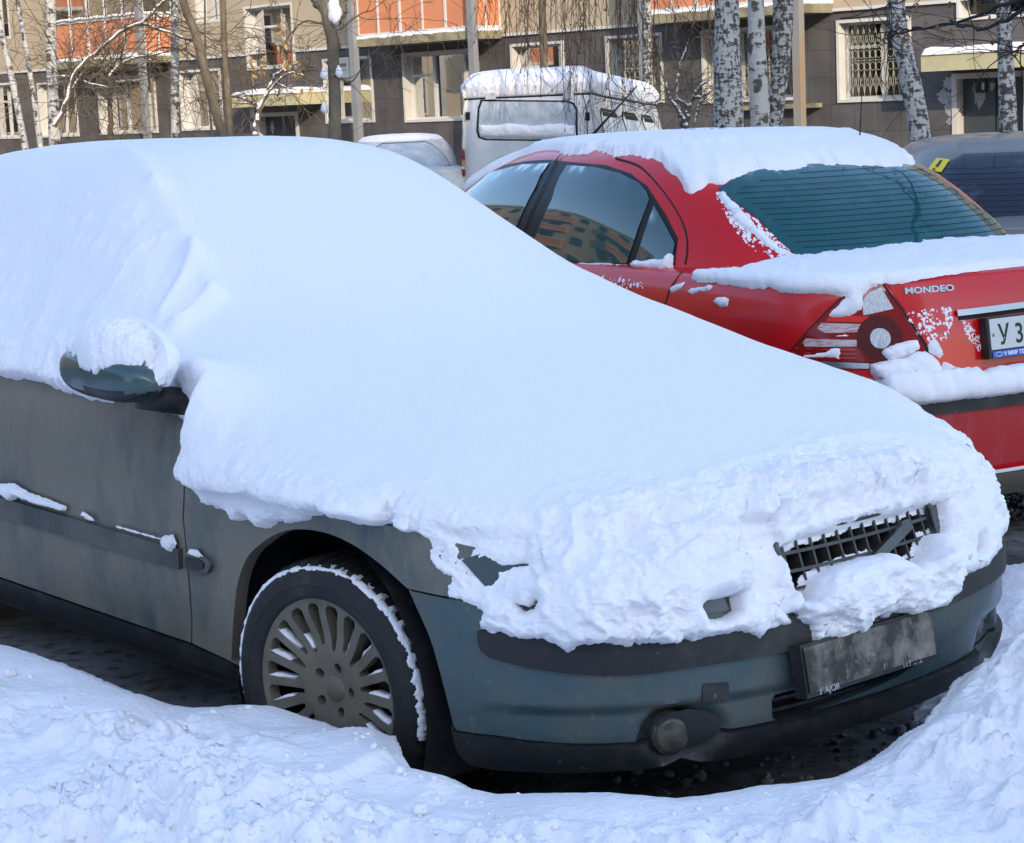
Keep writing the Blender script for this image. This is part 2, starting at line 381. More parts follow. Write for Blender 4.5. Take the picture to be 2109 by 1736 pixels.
def build_green_car():
    car = empty('sedan', VF.w([(-1.35, 0, 0)])[0], 'dark green sedan buried under a thick blanket of snow, muddy flank and front wheel showing', 'car')
    G, S, PL = M['green'], M['greenside'], M['plastic']
    xz = VL.xz
    zt = .76
    # hidden core of the car: black floor box and tub so nothing shows through gaps
    mb = MB(); ax, ay, az = VF.n, VF.r, np.array([0, 0, 1.])
    mb.box(VF.o, ax, ay, az, -3.35, .55, -.58, .58, .24, .80); mb.box(VF.o, ax, ay, az, -2.35, -.42, -.84, .84, .22, .88)
    mb.box(VF.o, ax, ay, az, -.42, .42, -.78, .78, .73, .79)
    mb.build('underbody', M['dark'], car)
    # wheel-arch liners
    for sd in (1, -1):
        for cx in (0, -2.715):
            V = []; n = 40
            for k in range(n + 1):
                a = R(-25 + 230 * k / n); x = cx + .40 * math.cos(a); z = .33 + .385 * math.sin(a)
                for y in (.60, .875): V.append((x, sd * y, z))
            V = np.array(V); F = [(2 * k, 2 * k + 1, 2 * k + 3, 2 * k + 2) for k in range(n)]
            mk('arch_liner', VF.w(V), F, PL, car)
    gapx = [(-.519, .90), (-.519, .887), (-.553, .78), (-.562, .66), (-.561, .50), (-.568, .40), (-.588, .329)]
    GL = [xz(x, z) for x, z in gapx]
    for mir in (False, True):
        # front fender
        poly = [xz(-.512, .93)]
        poly = [np.array([p[0] - .008, p[1]]) for p in GL] + [xz(-.42, .318), xz(-.367, .312)] + ARCH + [VL.px(845, 1213), VL.px(990, 1238), xz(.70, .66), xz(.66, .70), xz(.4, .75), xz(0, .77), xz(-.3, .80)]
        f = panel('fender', VL, [tuple(p) for p in poly], S, car, step=.03, rim=.035, mirror=mir)
        # front door
        rear = [xz(-1.80, .33), xz(-1.80, .93)]
        poly = [np.array([p[0] + .0, p[1]]) for p in GL][::-1] + [xz(-1.0, .945), xz(-1.80, .95)] + [xz(-1.80, .33)]
        d = panel('door', VL, [tuple(p) for p in poly], S, car, step=.035, rim=.03, mirror=mir)
        # side rubbing strip on the door and its short end piece on the fender
        st = panel('side_moulding', VL, [tuple(xz(-1.795, .590)), tuple(xz(-.578, .580)), tuple(xz(-.578, .528)), tuple(xz(-1.795, .528))], M['moulding'], d, step=.02, off=.014, rim=.02, mirror=mir)
        b = [VL.px(*p) for p in [(392,1139),(425,1145),(438,1152),(441,1163),(436,1177),(424,1182),(392,1174)]]
        panel('side_moulding', VL, [tuple(p) for p in b], M['moulding'], f, step=.01, off=.012, rim=.018, mirror=mir)
        b = [VL.px(*p) for p in [(392,1146),(420,1150),(429,1158),(429,1168),(420,1172),(392,1168)]]
        panel('moulding_insert', VL, [tuple(p) for p in b], M['plastic'], f, step=.01, off=.016, rim=.01, mirror=mir)
        # rear door, rear quarter with its arch, rear bumper
        rd = panel('rear_door', VL, [tuple(xz(*q)) for q in [(-1.81, .33), (-1.81, .95), (-2.45, .95), (-2.62, .80), (-2.45, .70), (-2.33, .55), (-2.31, .33)]], S, car, step=.06, rim=.03, mirror=mir)
        al = [(-2.715 + .37 * math.cos(R(t)), .33 + .37 * math.sin(R(t))) for t in range(-5, 190, 15)]
        panel('rear_quarter', VL, [tuple(xz(*q)) for q in [(-2.46, .95), (-2.63, .80), (-2.46, .71)]] + [tuple(xz(x, z)) for x, z in al if x > -99][3:] + [tuple(xz(-3.25, .34)), tuple(xz(-3.3, .62)), tuple(xz(-3.45, .66)), tuple(xz(-3.45, .95))], S, car, step=.06, rim=.03, mirror=mir)
        # sill
        sl = [xz(-2.28, .325), xz(-.60, .322), xz(-.43, .312), xz(-.36, .298), xz(-.355, .235), xz(-.6, .212), xz(-2.28, .212)]
        s_ = panel('sill', VL, [tuple(p) for p in sl], PL, car, step=.03, off=.002, rim=.05, mirror=mir, hf=lambda V: -.018 * smooth(V[:, 1], .27, .255) + .004 * fbm(np.column_stack([V, V[:, 0] * 0]), .06, 3) * 0)
    panel('rear_bumper', VL, [tuple(xz(-3.26, .34)), tuple(xz(-3.31, .61)), (VL.len, .61), (VL.len, .24), tuple(xz(-3.2, .24))], G, car, step=.06, rim=.03)
    panel('rear_bumper', VL, [tuple(xz(-3.26, .34)), tuple(xz(-3.31, .61)), (VL.len, .61), (VL.len, .24), tuple(xz(-3.2, .24))], G, car, step=.06, rim=.03, mirror=True)
    # front bumper skin: right half from the photo, left half its mirror
    top = [VL.px(846, 1217), VL.px(990, 1243), np.array([.75, .585]), np.array([.36, .545])]
    right = ARCHF + SEAM
    sz = SEAM[-1][1]
    half = [p + np.array([-.004, 0]) for p in right] + [np.array([.60, sz + .004]), np.array([.25, sz + .0])]
    poly = half + [np.array([-p[0], p[1]]) for p in half[::-1]] + [np.array([-p[0], p[1]]) for p in top] + top[::-1]
    intake = [VL.px(*p) for p in [(1597,1445),(1604,1434),(1640,1424),(1760,1380),(1905,1330),(1915,1345),(1900,1368),(1860,1396),(1760,1440),(1660,1478),(1615,1491),(1598,1485)]]
    cz = np.mean([p[1] for p in intake])
    def bump_h(V):
        a, z = V[:, 0], V[:, 1]
        crease = VL.px(1093, 1464)[1]
        h = -.014 * smooth(z, crease + .003, crease - .004) * smooth(np.abs(a), 1.02, .85)
        for sg in (1, -1):                                        # recess round the fog lamp
            d = np.hypot((a - sg * FOG[0]) / 1.25, z - FOG[1]); h -= .035 * smooth(d, .062, .048)
            h -= .02 * smooth(np.hypot((a - sg * (FOG[0] - .065)) / 1.3, z - FOG[1] + .005), .06, .035)
        return h
    FOG = VL.px(1388, 1515)
    bp = panel('front_bumper', VL, [tuple(p) for p in poly], G, car, holes=[[tuple(p) for p in intake]], step=.014, off=0, rim=.03, hf=bump_h)
    # lower lip in bare plastic
    lipb = [VL.px(*p) for p in [(937,1529),(947.6,1554),(969,1572),(1012,1582),(1093,1587),(1171,1589),(1249,1586),(1327,1581),(1405,1566)]]
    zb = .238
    lh = [ARCHF[-1] + np.array([.0, 0])] + lipb + [np.array([.45, zb]), np.array([.2, zb])]
    up = [p + np.array([0, -.003]) for p in SEAM] + [np.array([.60, sz]), np.array([.25, sz - .004])]
    poly = lh + [np.array([-p[0], p[1]]) for p in lh[::-1]] + [np.array([-p[0], p[1]]) for p in up[1:]] + up[1:][::-1]
    # keep the fog-lamp bowl free
    panel('bumper_lip', VL, [tuple(p) for p in poly], PL, bp, step=.02, off=.004, rim=.05, hf=lambda V: -.03 * smooth(np.hypot((np.abs(V[:, 0]) - FOG[0] + .03) / 1.5, V[:, 1] - FOG[1]), .075, .05))
    # black impact strip
    tl = VL.pxs([(988,1299),(989,1322),(996,1338),(1015,1353),(1093,1373),(1171,1385),(1249,1389),(1327,1386),(1405,1375),(1483,1363),(1561,1350),(1640,1335)])
    tz = tl[-1][1]; t2 = [np.array([.1, tz])]
    tu = VL.pxs([(990,1297),(1093,1306)]) + [np.array([.62, .545]), np.array([.3, .535])]
    poly = tl + t2 + [np.array([-p[0], p[1]]) for p in (tl + t2)[::-1]] + [np.array([-p[0], p[1]]) for p in tu] + tu[::-1]
    panel('impact_strip', VL, [tuple(p) for p in poly], M['plastic'], bp, step=.03, off=.012, rim=.02)
    # towing-eye cover
    sq = VL.pxs([(1447,1411),(1452,1408),(1496,1405),(1500,1408),(1500,1436),(1496,1440),(1448,1445),(1445,1441)])
    panel('towing_cover', VL, [tuple(p) for p in sq], M['plastic'], bp, step=.02, off=.004, rim=.01)
    # intake: dark box and slats
    ia = [p[0] for p in intake]; iz = [p[1] for p in intake]
    panel('intake_recess', VL, [(max(ia) + .02, min(iz) - .02), (max(ia) + .02, max(iz) + .02), (min(ia) - .02, max(iz) + .02), (min(ia) - .02, min(iz) - .02)], M['dark'], bp, step=.06, off=-.07, rim=0)
    for k in range(3):
        z = min(iz) + (max(iz) - min(iz)) * (k + .7) / 3.2
        L = VL.P([(a, z) for a in np.linspace(min(ia), max(ia), 14)], -.045); mb = MB(); mb.tube(L, .006, 5); mb.build('intake_slat', M['plastic'], bp)
    # fog lamps: round glass in a bowl
    for sg in (1, -1):
        c = np.array([sg * FOG[0], FOG[1]]); n = VL.nrm(c[:1], c[1:2])[0]; P0 = VL.fr.w(VL.loc(c[:1], c[1:2]) - (.0 if sg > 0 else .045) * n)[0]
        nn = VF.wv(n)[0]; nn = nn * .9 + VF.n * .35; nn /= np.linalg.norm(nn); u = np.cross([0, 0, 1.], nn); u /= np.linalg.norm(u); w = np.cross(nn, u)
        V = []; rr = [(.0, .006), (.02, .0055), (.034, .003), (.040, .0), (.041, -.006), (.044, -.003), (.047, -.010), (.047, -.03)]
        for r_, h in rr:
            for k in range(32): V.append(P0 + u * r_ * math.cos(k * math.pi / 16) + w * r_ * math.sin(k * math.pi / 16) + nn * h)
        mk('fog_lamp', np.array(V), grid_faces(len(rr), 32, True), M['fogglass'], bp)
    panel('fog_bowl_shade', VL, VL.pxs([(1352,1490),(1378,1468),(1415,1460),(1455,1464),(1480,1484),(1484,1500),(1466,1518),(1430,1530),(1392,1546),(1356,1542),(1346,1518)]), M['plastic'], bp, step=.02, off=.001, rim=0)  # flat dark panel on the bumper skin, painting in the lamp bowl's shadow
    # upper nose: body-coloured panel with the grille opening, headlamps either side
    def L2(px): return [tuple(p) for p in VL.pxs(px)]
    gr = [(.240, .556), (.252, .60), (.262, .682), (.245, .702), (-.250, .702), (-.270, .682), (-.262, .60), (-.250, .556)]
    panel('nose_panel', VL, [(.96, .60), (.5, .54), (-.5, .54), (-.96, .60), (-.93, .69), (-.4, .72), (.4, .72), (.93, .69)], G, car, holes=[gr], step=.04, off=-.002, rim=.03)
    for sg in (1, -1):
        h = [(sg * a, z) for a, z in [(.42, .57), (.44, .70), (.62, .725), (.88, .73), (.98, .70), (.9, .60), (.6, .565)]]
        panel('headlamp', VL, h if sg > 0 else h[::-1], M['lampglass'], car, step=.04, off=.006, rim=.02)
    g = panel('grille', VL, [(a * 1.04, z) for a, z in gr], M['dark'], car, step=.05, off=-.075, rim=0)
    frame = [np.array(p) for p in gr + gr[:1]]
    mb = MB(); Lp = VL.P(densify(frame, .02, False), .004); mb.tube(Lp, .0075, 6); mb.build('grille_frame', M['oldchrome'], g, True)
    for z in (.585, .622, .660):
        mb = MB(); A = np.linspace(-.256, .25, 24)
        V = np.vstack([VL.P(np.column_stack([A, A * 0 + z]), -.006), VL.P(np.column_stack([A, A * 0 + z + .004]), -.06), VL.P(np.column_stack([A, A * 0 + z + .007]), -.006)])
        F = [(i, i + 1, 24 + i + 1, 24 + i) for i in range(23)] + [(24 + i, 25 + i, 49 + i, 48 + i) for i in range(23)] + [(i, i + 1, 49 + i, 48 + i) for i in range(23)]
        mk('grille_slat', V, F, M['grille'], g, False)
    for a in np.linspace(-.24, .235, 12):
        V = VL.P([(a - .003, .55), (a + .003, .55), (a - .003, .698), (a + .003, .698)], -.008); W = VL.P([(a - .003, .55), (a + .003, .55), (a - .003, .69), (a + .003, .69)], -.06)
        V = np.vstack([V, W]); mk('grille_bar', V, [(0, 1, 3, 2), (0, 2, 6, 4), (1, 5, 7, 3), (2, 3, 7, 6), (0, 4, 5, 1)], M['grille'], g, False)
    d0, d1 = VL.px(1868, 1080), VL.px(1815, 1135); dd = d1 - d0; dd = dd / np.linalg.norm(dd); w = np.array([-dd[1], dd[0]]) * .011
    d1 = d1 + dd * .06
    panel('diagonal_bar', VL, [tuple(d0 - w), tuple(d0 + w), tuple(d1 + w), tuple(d1 - w)], M['oldchrome'], g, step=.02, off=.012, rim=.02)
    # number plate in its black holder, caked with dirt
    c = VL.px(1795, 1348); n = VL.nrm(np.array([0.]), np.array([c[1]]))[0]
    P0 = VF.w([(VL.loc(np.array([0.]), np.array([c[1]]))[0][0] + .03, VF.hit(1793, 1341, 0, .985)[1], VF.hit(1793, 1341, 0, .985)[2])])[0]
    up = np.array([0, 0, 1.]) * .985 - VF.n * .17; up /= np.linalg.norm(up); rt = VF.r; nn = np.cross(up, rt); nn /= np.linalg.norm(nn)
    if nn @ VF.n < 0: nn = -nn
    hw, hh = .212, .050
    mb = MB(); mb.box(P0, rt, up, nn, -hw - .007, hw + .007, -hh - .010, hh + .006, -.035, 0)
    pf = mb.build('plate_holder', M['plastic'], bp)
    mb = MB(); mb.box(P0, rt, up, nn, -hw, hw, -hh, hh, .002, .005); mb.build('number_plate', M['dirtyplate'], pf)
    for tx, x, z, s_, m_ in (('MAJOR', .185, -.0580, .021, 'lettergrey'), ('173  222', -.09, -.0575, .019, 'lettergrey')):
        text_on(tx, 'holder_lettering', P0 + rt * x + up * z + nn * .006, -rt, up, nn, s_, M[m_], pf, left=True)
    # door mirror
    mirror_px = [(115, 762)]
    q = VF.hit(228, 769, 1, 1.0)
    c = np.array([q[0], 1.00, q[2]]); V = []; nu, nv = 40, 24
    L = .222
    for i in range(nu + 1):
        s = -1 + 2 * i / nu; s2 = math.copysign(abs(s) ** .85, s)
        for k in range(nv):
            th = 2 * math.pi * k / nv; ex = .55
            rr = (1 - abs(s2) ** 3.2) ** .55
            cy, cz_ = math.copysign(abs(math.cos(th)) ** .8, math.cos(th)), math.copysign(abs(math.sin(th)) ** .75, math.sin(th))
            V.append((c[0] + L * s2 , c[1] + .075 * rr * cy, c[2] + .064 * rr * cz_ - .008 * s2))
    # housing laid along the car side as it reads in the photo, tilted outwards
    V = np.array(V); d = V - c; ang = R(MIR_ROT); V = c + np.column_stack([d[:, 0] * math.cos(ang) - d[:, 1] * math.sin(ang), d[:, 0] * math.sin(ang) + d[:, 1] * math.cos(ang), d[:, 2]])
    F = grid_faces(nu + 1, nv, True); zc = V[F].mean(1)[:, 2]
    low = zc < c[2] - .030
    mr = mk('door_mirror', VF.w(V), F[~low], M['green_clean'], car)
    mk('mirror_base', VF.w(V), F[low], M['plastic'], mr)
    mb = MB(); mb.tube(VF.w([c + (.10, -.02, -.05), c + (.14, -.14, -.08)]), .035, 10); mb.build('mirror_arm', M['plastic'], mr, True)
    return car, c

def rot_pts(P, c, n, ang):
    return P
def wheel(cx, side, steer, car, snowy=False):
    """tyre, spoked rim and hub; side=+1 faces the camera"""
    ctr = VF.w([(cx, side * .7815, .316)])[0]
    nn = VF.r * side; ca, sa = math.cos(steer), math.sin(steer); nn = np.array([nn[0] * ca - nn[1] * sa, nn[0] * sa + nn[1] * ca, 0])
    up = np.array([0, 0, 1.]); ex = np.cross(up, nn)
    def W(x, z, y): return ctr + ex * np.asarray(x)[..., None] + up * np.asarray(z)[..., None] + nn * np.asarray(y)[..., None]
    wh = empty('wheel', ctr); wh.parent = car; wh.location = Vector(ctr) - car.location
    def add(name, V, F, m, sm=True):
        o = mk(name, np.asarray(V) - ctr, F, m, None, sm); o.parent = wh; return o
    N = 288; prof = [(.222, .088), (.226, .104), (.236, .109), (.25, .1115), (.258, .1125), (.260, .1145), (.263, .1145), (.265, .1125), (.270, .1125), (.286, .110), (.299, .104), (.308, .094), (.3135, .082), (.316, .066), (.3165, .04), (.3165, 0), (.3165, -.04), (.316, -.07), (.308, -.095), (.28, -.111), (.25, -.11), (.222, -.088)]
    th = np.linspace(0, 2 * math.pi, N, endpoint=False); V = []
    for k, (r_, y) in enumerate(prof):
        rr = np.full(N, r_)
        if 11 <= k <= 17:
            g = ((np.arange(N) % 6) < 1.5); rr = rr - .009 * g * (1 if k not in (11, 17) else .6)
        V.append(W(rr * np.cos(th), rr * np.sin(th), np.full(N, y)))
    add('tyre', np.vstack(V), grid_faces(len(prof), N, True), M['tyre'])
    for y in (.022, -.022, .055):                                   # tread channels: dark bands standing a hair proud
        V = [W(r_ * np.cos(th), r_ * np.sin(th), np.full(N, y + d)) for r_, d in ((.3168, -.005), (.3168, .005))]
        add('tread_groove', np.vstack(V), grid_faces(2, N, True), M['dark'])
    # rim face with slots
    ro = .2285; slots = []; nsp = 20
    for k in range(nsp):
        a0 = 2 * math.pi * (k + .5) / nsp + .02; wide = (k % 2 == 0)
        ro_, ri = .211, (.098 if wide else .110)
        wo = .0215 if wide else .019; wi = .0045
        c_, s_ = math.cos(a0), math.sin(a0)
        pts = [(ri, -wi), (ro_ - .012, -wo), (ro_, -wo * .6), (ro_, wo * .6), (ro_ - .012, wo), (ri, wi)]
        slots.append([(x * c_ - y * s_, x * s_ + y * c_) for x, y in pts])
    lugs = [[(.057 * math.cos(2 * math.pi * j / 5 + 1.27) + .0125 * math.cos(t), .057 * math.sin(2 * math.pi * j / 5 + 1.27) + .0125 * math.sin(t)) for t in np.linspace(0, 2 * math.pi, 12, endpoint=False)] for j in range(5)]
    circ = [(ro * math.cos(t), ro * math.sin(t)) for t in np.linspace(0, 2 * math.pi, 96, endpoint=False)]
    V2, T, B = cdt(circ, slots + lugs, .011)
    rr = np.hypot(V2[:, 0], V2[:, 1]); y = .082 - .012 * smooth(rr, .10, .03) + .012 * smooth(rr, .12, .20) + .006 * smooth(rr, .212, .222)
    A = W(V2[:, 0], V2[:, 1], y); Bk = W(V2[:, 0], V2[:, 1], y - .030); n = len(V2)
    F = [tuple(t) for t in T] + [(e[1], e[0], e[0] + n, e[1] + n) for e in B]
    rim = add('rim', np.vstack([A, Bk]), F, M['rim'])
    smooth_angle(rim, 40)
    th2 = np.linspace(0, 2 * math.pi, 64, endpoint=False); V = [W(r_ * np.cos(th2), r_ * np.sin(th2), np.full(64, y_)) for r_, y_ in ((.229, .096), (.232, .102), (.2285, .1), (.222, .06), (.215, -.05), (.0, -.05))]
    add('rim_barrel', np.vstack(V), grid_faces(len(V), 64, True), M['dark'])
    V = [W(r_ * np.cos(th2), r_ * np.sin(th2), np.full(64, y_)) for r_, y_ in ((.0, .074), (.026, .0735), (.029, .072), (.031, .070))]
    add('hub_cap', np.vstack(V), grid_faces(4, 64, True), M['rim'])
    th2 = np.linspace(0, 2 * math.pi, 48, endpoint=False); V = [W(r_ * np.cos(th2), r_ * np.sin(th2), np.full(48, y_)) for r_, y_ in ((.0, .03), (.14, .03), (.145, .02))]
    add('brake_disc', np.vstack(V), grid_faces(3, 48, True), M['darksteel'])
    if snowy:
        # packed snow along the tyre shoulder
        na, nb = 700, 26; th = np.linspace(R(-12), R(205), na); s = np.linspace(-1, 1, nb)
        TT, SS = np.meshgrid(th, s, indexing='ij'); TT, SS = TT.ravel(), SS.ravel()
        q = [(.262, .1127), (.286, .110), (.299, .104), (.308, .094), (.3135, .082), (.316, .066), (.3165, .03)]; pl = seglen(np.array(q)); u = (SS + 1) / 2 * pl[-1]
        r_ = np.interp(u, pl, [a for a, _ in q]); y_ = np.interp(u, pl, [b for _, b in q])
        P3 = np.column_stack([r_ * np.cos(TT), r_ * np.sin(TT), y_]); cen = .050 - .010 * smooth(TT, R(60), R(110)) + .004 * np.sin(TT * 3); wd = .0052 + .005 * smooth(TT, R(95), R(30)) - .006 * smooth(TT, R(165), R(200))
        tread = ((np.floor((TT / (2 * math.pi) * 288)) % 6) < 1.5) * smooth(TT, R(92), R(78)) * .013 * (fbm(P3, .06, 2) > -.05)
        dd = np.where(u > cen, wd + tread - (u - cen), wd - (cen - u)) + (.006 + .008 * smooth(TT, R(95), R(50))) * fbm(P3, .025, 4)
        h = np.clip(dd, -.01, 1); h = np.where(h > 0, .0055 * np.sqrt(np.clip(h / .008, 0, 1)), -.004) + .002 * fbm(P3, .012, 3) * (h > 0)
        n_r = np.interp(u, pl, [.1, .3, .6, .8, .95, 1, 1]); n_y = np.sqrt(1 - n_r ** 2)
        V = W((r_ + h * n_r) * np.cos(TT), (r_ + h * n_r) * np.sin(TT), y_ + h * n_y)
        F = grid_faces(na, nb); keep = (dd[F] > -.006).any(1)
        add('tyre_snow', V, F[keep], M['snow'])
        # slivers of snow lying on the lower edge of the rim slots
        mb = MB()
        for k, sl in enumerate(slots):
            sl = np.array(sl); c_ = sl.mean(0); ang = math.atan2(c_[1], c_[0])
            rad = c_ / np.linalg.norm(c_); tan = np.array([-rad[1], rad[0]]); 
            if tan[1] > 0: tan = -tan                                   # towards the lower edge
            f = abs(rad[0]);
            if c_[1] > 0.165 and f < .25: continue
            ri, ro_ = .125 + .01 * (k % 3), .208
            if f < .55: ro_ = .150 if c_[1] > 0 else .205; ri = .108
            m_ = 9; V = []
            for i in range(m_):
                t = i / (m_ - 1); r_ = ri + (ro_ - ri) * t; w = (.0045 + .0125 * (r_ - .10) / .10); hgt = .0055 * math.sin(math.pi * min(1, max(0, t * .96 + .04))) ** .5 * (1 + .3 * math.sin(k * 3 + i))
                b = rad * r_ + tan * (w + .002); tp = b - tan * hgt
                yb = .082 + .012 * float(smooth(r_, .12, .20))
                V += [W(b[0], b[1], yb + .001), W(b[0], b[1], yb - .028), W(tp[0], tp[1], yb - .026), W(tp[0], tp[1], yb - .004)]
            F = [(4 * i + j, 4 * i + (j + 1) % 4, 4 * i + 4 + (j + 1) % 4, 4 * i + 4 + j) for i in range(m_ - 1) for j in range(4)] + [(0, 1, 2, 3), tuple(4 * (m_ - 1) + j for j in range(4))]
            mb.add(V, F)
        o = mb.build('rim_snow', M['snow'], None, True); o.data.transform(Matrix.Translation(-Vector(ctr))); o.parent = wh
    return wh

def text_on(txt, name, P, right, up, nn, size, m, parent, left=False, ext=.0008, bold=0.0, sx=1.0):
    cu = bpy.data.curves.new(name, 'FONT'); cu.body = txt; cu.size = size; cu.extrude = ext; cu.offset = bold
    cu.align_x = 'LEFT' if left else 'CENTER'
    o = bpy.data.objects.new(name, cu); COL.objects.link(o)
    bpy.context.view_layer.update()
    me = bpy.data.meshes.new_from_object(o.evaluated_get(bpy.context.evaluated_depsgraph_get()))
    bpy.data.objects.remove(o)
    V = np.array([v.co[:] for v in me.vertices]) * [sx, 1, 1]; F = [tuple(p.vertices) for p in me.polygons]
    V = np.asarray(P) + V[:, :1] * right + V[:, 1:2] * up + V[:, 2:3] * nn
    return mk(name, V, F, m, parent, False)
M['moulding'] = mat('grey_moulding', (.05, .052, .055), .6, c2=(.11, .105, .095), ns=5, nlo=.35, nhi=.6)
M['green_clean'] = mat('green_mirror_paint', (.06, .10, .105), .3, .3, c2=(.14, .14, .13), ns=5, nlo=.5, nhi=.75, coat=.3)
M['fogglass'] = mat('dirty_fog_glass', (.045, .045, .042), .3, .2, c2=(.12, .10, .07), ns=25, nlo=.45, nhi=.65)
M['lampglass'] = mat('headlamp_glass', (.07, .09, .10), .15)
M['oldchrome'] = mat('dull_chrome', (.09, .095, .10), .4, .6, c2=(.07, .07, .065), ns=20, nlo=.4, nhi=.7)
M['grille'] = mat('grille_plastic', (.035, .036, .036), .55, c2=(.09, .085, .075), ns=20, nlo=.4, nhi=.7)
M['darksteel'] = mat('brake_steel', (.05, .045, .04), .6, .5)
M['dirtyplate'] = mat('filthy_number_plate', (.30, .28, .24), .8, c2=(.040, .036, .030), ns=8, nlo=.34, nhi=.54, c3=(.36, .34, .30), n3=70, d3=(.60, .75), stretch=(1, 1, .8), bump=.001, bs=200)
M['lettergrey'] = mat('grey_lettering', (.45, .48, .52), .7, c2=(.06, .06, .06), ns=60, nlo=.45, nhi=.6)
M['ghostink'] = mat('mud_covered_ink', (.045, .042, .036), .9, c2=(.16, .15, .13), ns=12, nlo=.4, nhi=.55)
MIR_ROT = 0
green_car, MIRC = build_green_car()
bpy.context.view_layer.update()
wheel(0, 1, R(9), green_car, True); wheel(0, -1, R(9), green_car); wheel(-2.715, 1, 0, green_car); wheel(-2.715, -1, 0, green_car)

# ------------------------------------------------------------------ the snow blanket on the green car
SNOW_EDGE = [(-160,745),(0,774),(36,783),(54,776),(83,787),(126,799),(140,806),(187,821),(230,826),(288,821),(304,823),(340,833),(342,841),(366,862),(394,877),(418,887),(430,891),(450,902),(438,913),(441,931),(434,959),(426,985),(428,1004),(436,1022),(432,1035),(468,1046),(493,1053),(504,1075),(518,1064),(540,1069),(554,1087),(576,1075),(630,1069),(666,1058),(702,1051),(724,1054),(735,1070),(760,1075),(789,1084),(803,1073),(829,1081),(839,1095),(868,1097),(893,1115),(886,1154),(904,1169),(929,1187),(920,1223),(940,1234),(976,1243),(996,1259),(994,1295),(1048,1309),(1093,1315),(1108,1316),(1155,1328),(1173,1347),(1186,1330),(1217,1328),(1288,1330),(1366,1322),(1463,1308),(1521,1299),(1560,1320),(1580,1297),(1611,1289),(1634,1269),(1658,1285),(1662,1328),(1691,1316),(1730,1306),(1769,1293),(1785,1273),(1828,1265),(1886,1256),(1929,1246),(1931,1226),(1948,1219),(1960,1187),(1999,1176),(2026,1150)]
HOLES = [[(1601,1130),(1650,1108),(1707,1092),(1792,1066),(1847,1060),(1870,1046),(1930,1040),(1940,1092),(1902,1105),(1894,1140),(1851,1172),(1828,1160),(1800,1140),(1746,1154),(1702,1172),(1664,1195),(1660,1226),(1654,1240),(1634,1240),(1617,1207),(1613,1168)],
         [(1434,1254),(1452,1238),(1504,1226),(1508,1258),(1472,1278),(1446,1278)], [(1068,1243),(1090,1250),(1108,1238),(1102,1254),(1083,1259)],
         [(1020,1170),(1040,1168),(1062,1163),(1088,1163),(1062,1166),(1038,1172)], [(1988,1118),(1997,1116),(2003,1130),(1998,1144),(1989,1141)],
         [(1607,1268),(1634,1258),(1641,1266),(1622,1285)]]

def smax(a, b, k): m = np.maximum(a, b); return m + k * np.log(np.exp((a - m) / k) + np.exp((b - m) / k))
def smin(a, b, k): return -smax(-a, -b, k)
def snow_top(x, y):
    ay = np.abs(y)
    zc = np.interp(x, [-3.8, -3.3, -3.0, -.8, -.45, -.2, 0, .35, .6, .76, .90, 1.1], [1.16, 1.18, 1.2, 1.18, 1.11, 1.055, 1.02, .955, .905, .87, .80, .72])
    D = zc - .085 * (ay / .75) ** 2.4
    D = D - np.where(y < 0, .12, .02) * smooth(x, .25, .80) * (ay / .8) ** 2
    ws = 1.11 + (-.42 - x) * .52 - .14 * (ay / .6) ** 2
    roof = 1.60 - .018 * (x + 2.3) ** 2 - .06 * (ay / .6) ** 2
    back = 1.18 + (x + 3.25) * .6
    sd = 1.555 - (ay - .50) * 1.42 - .02 * smooth(x, -1.2, -.6)
    G = smin(smin(ws, roof, .035), smin(back, sd, .045), .035)
    return smax(D, G, .045)

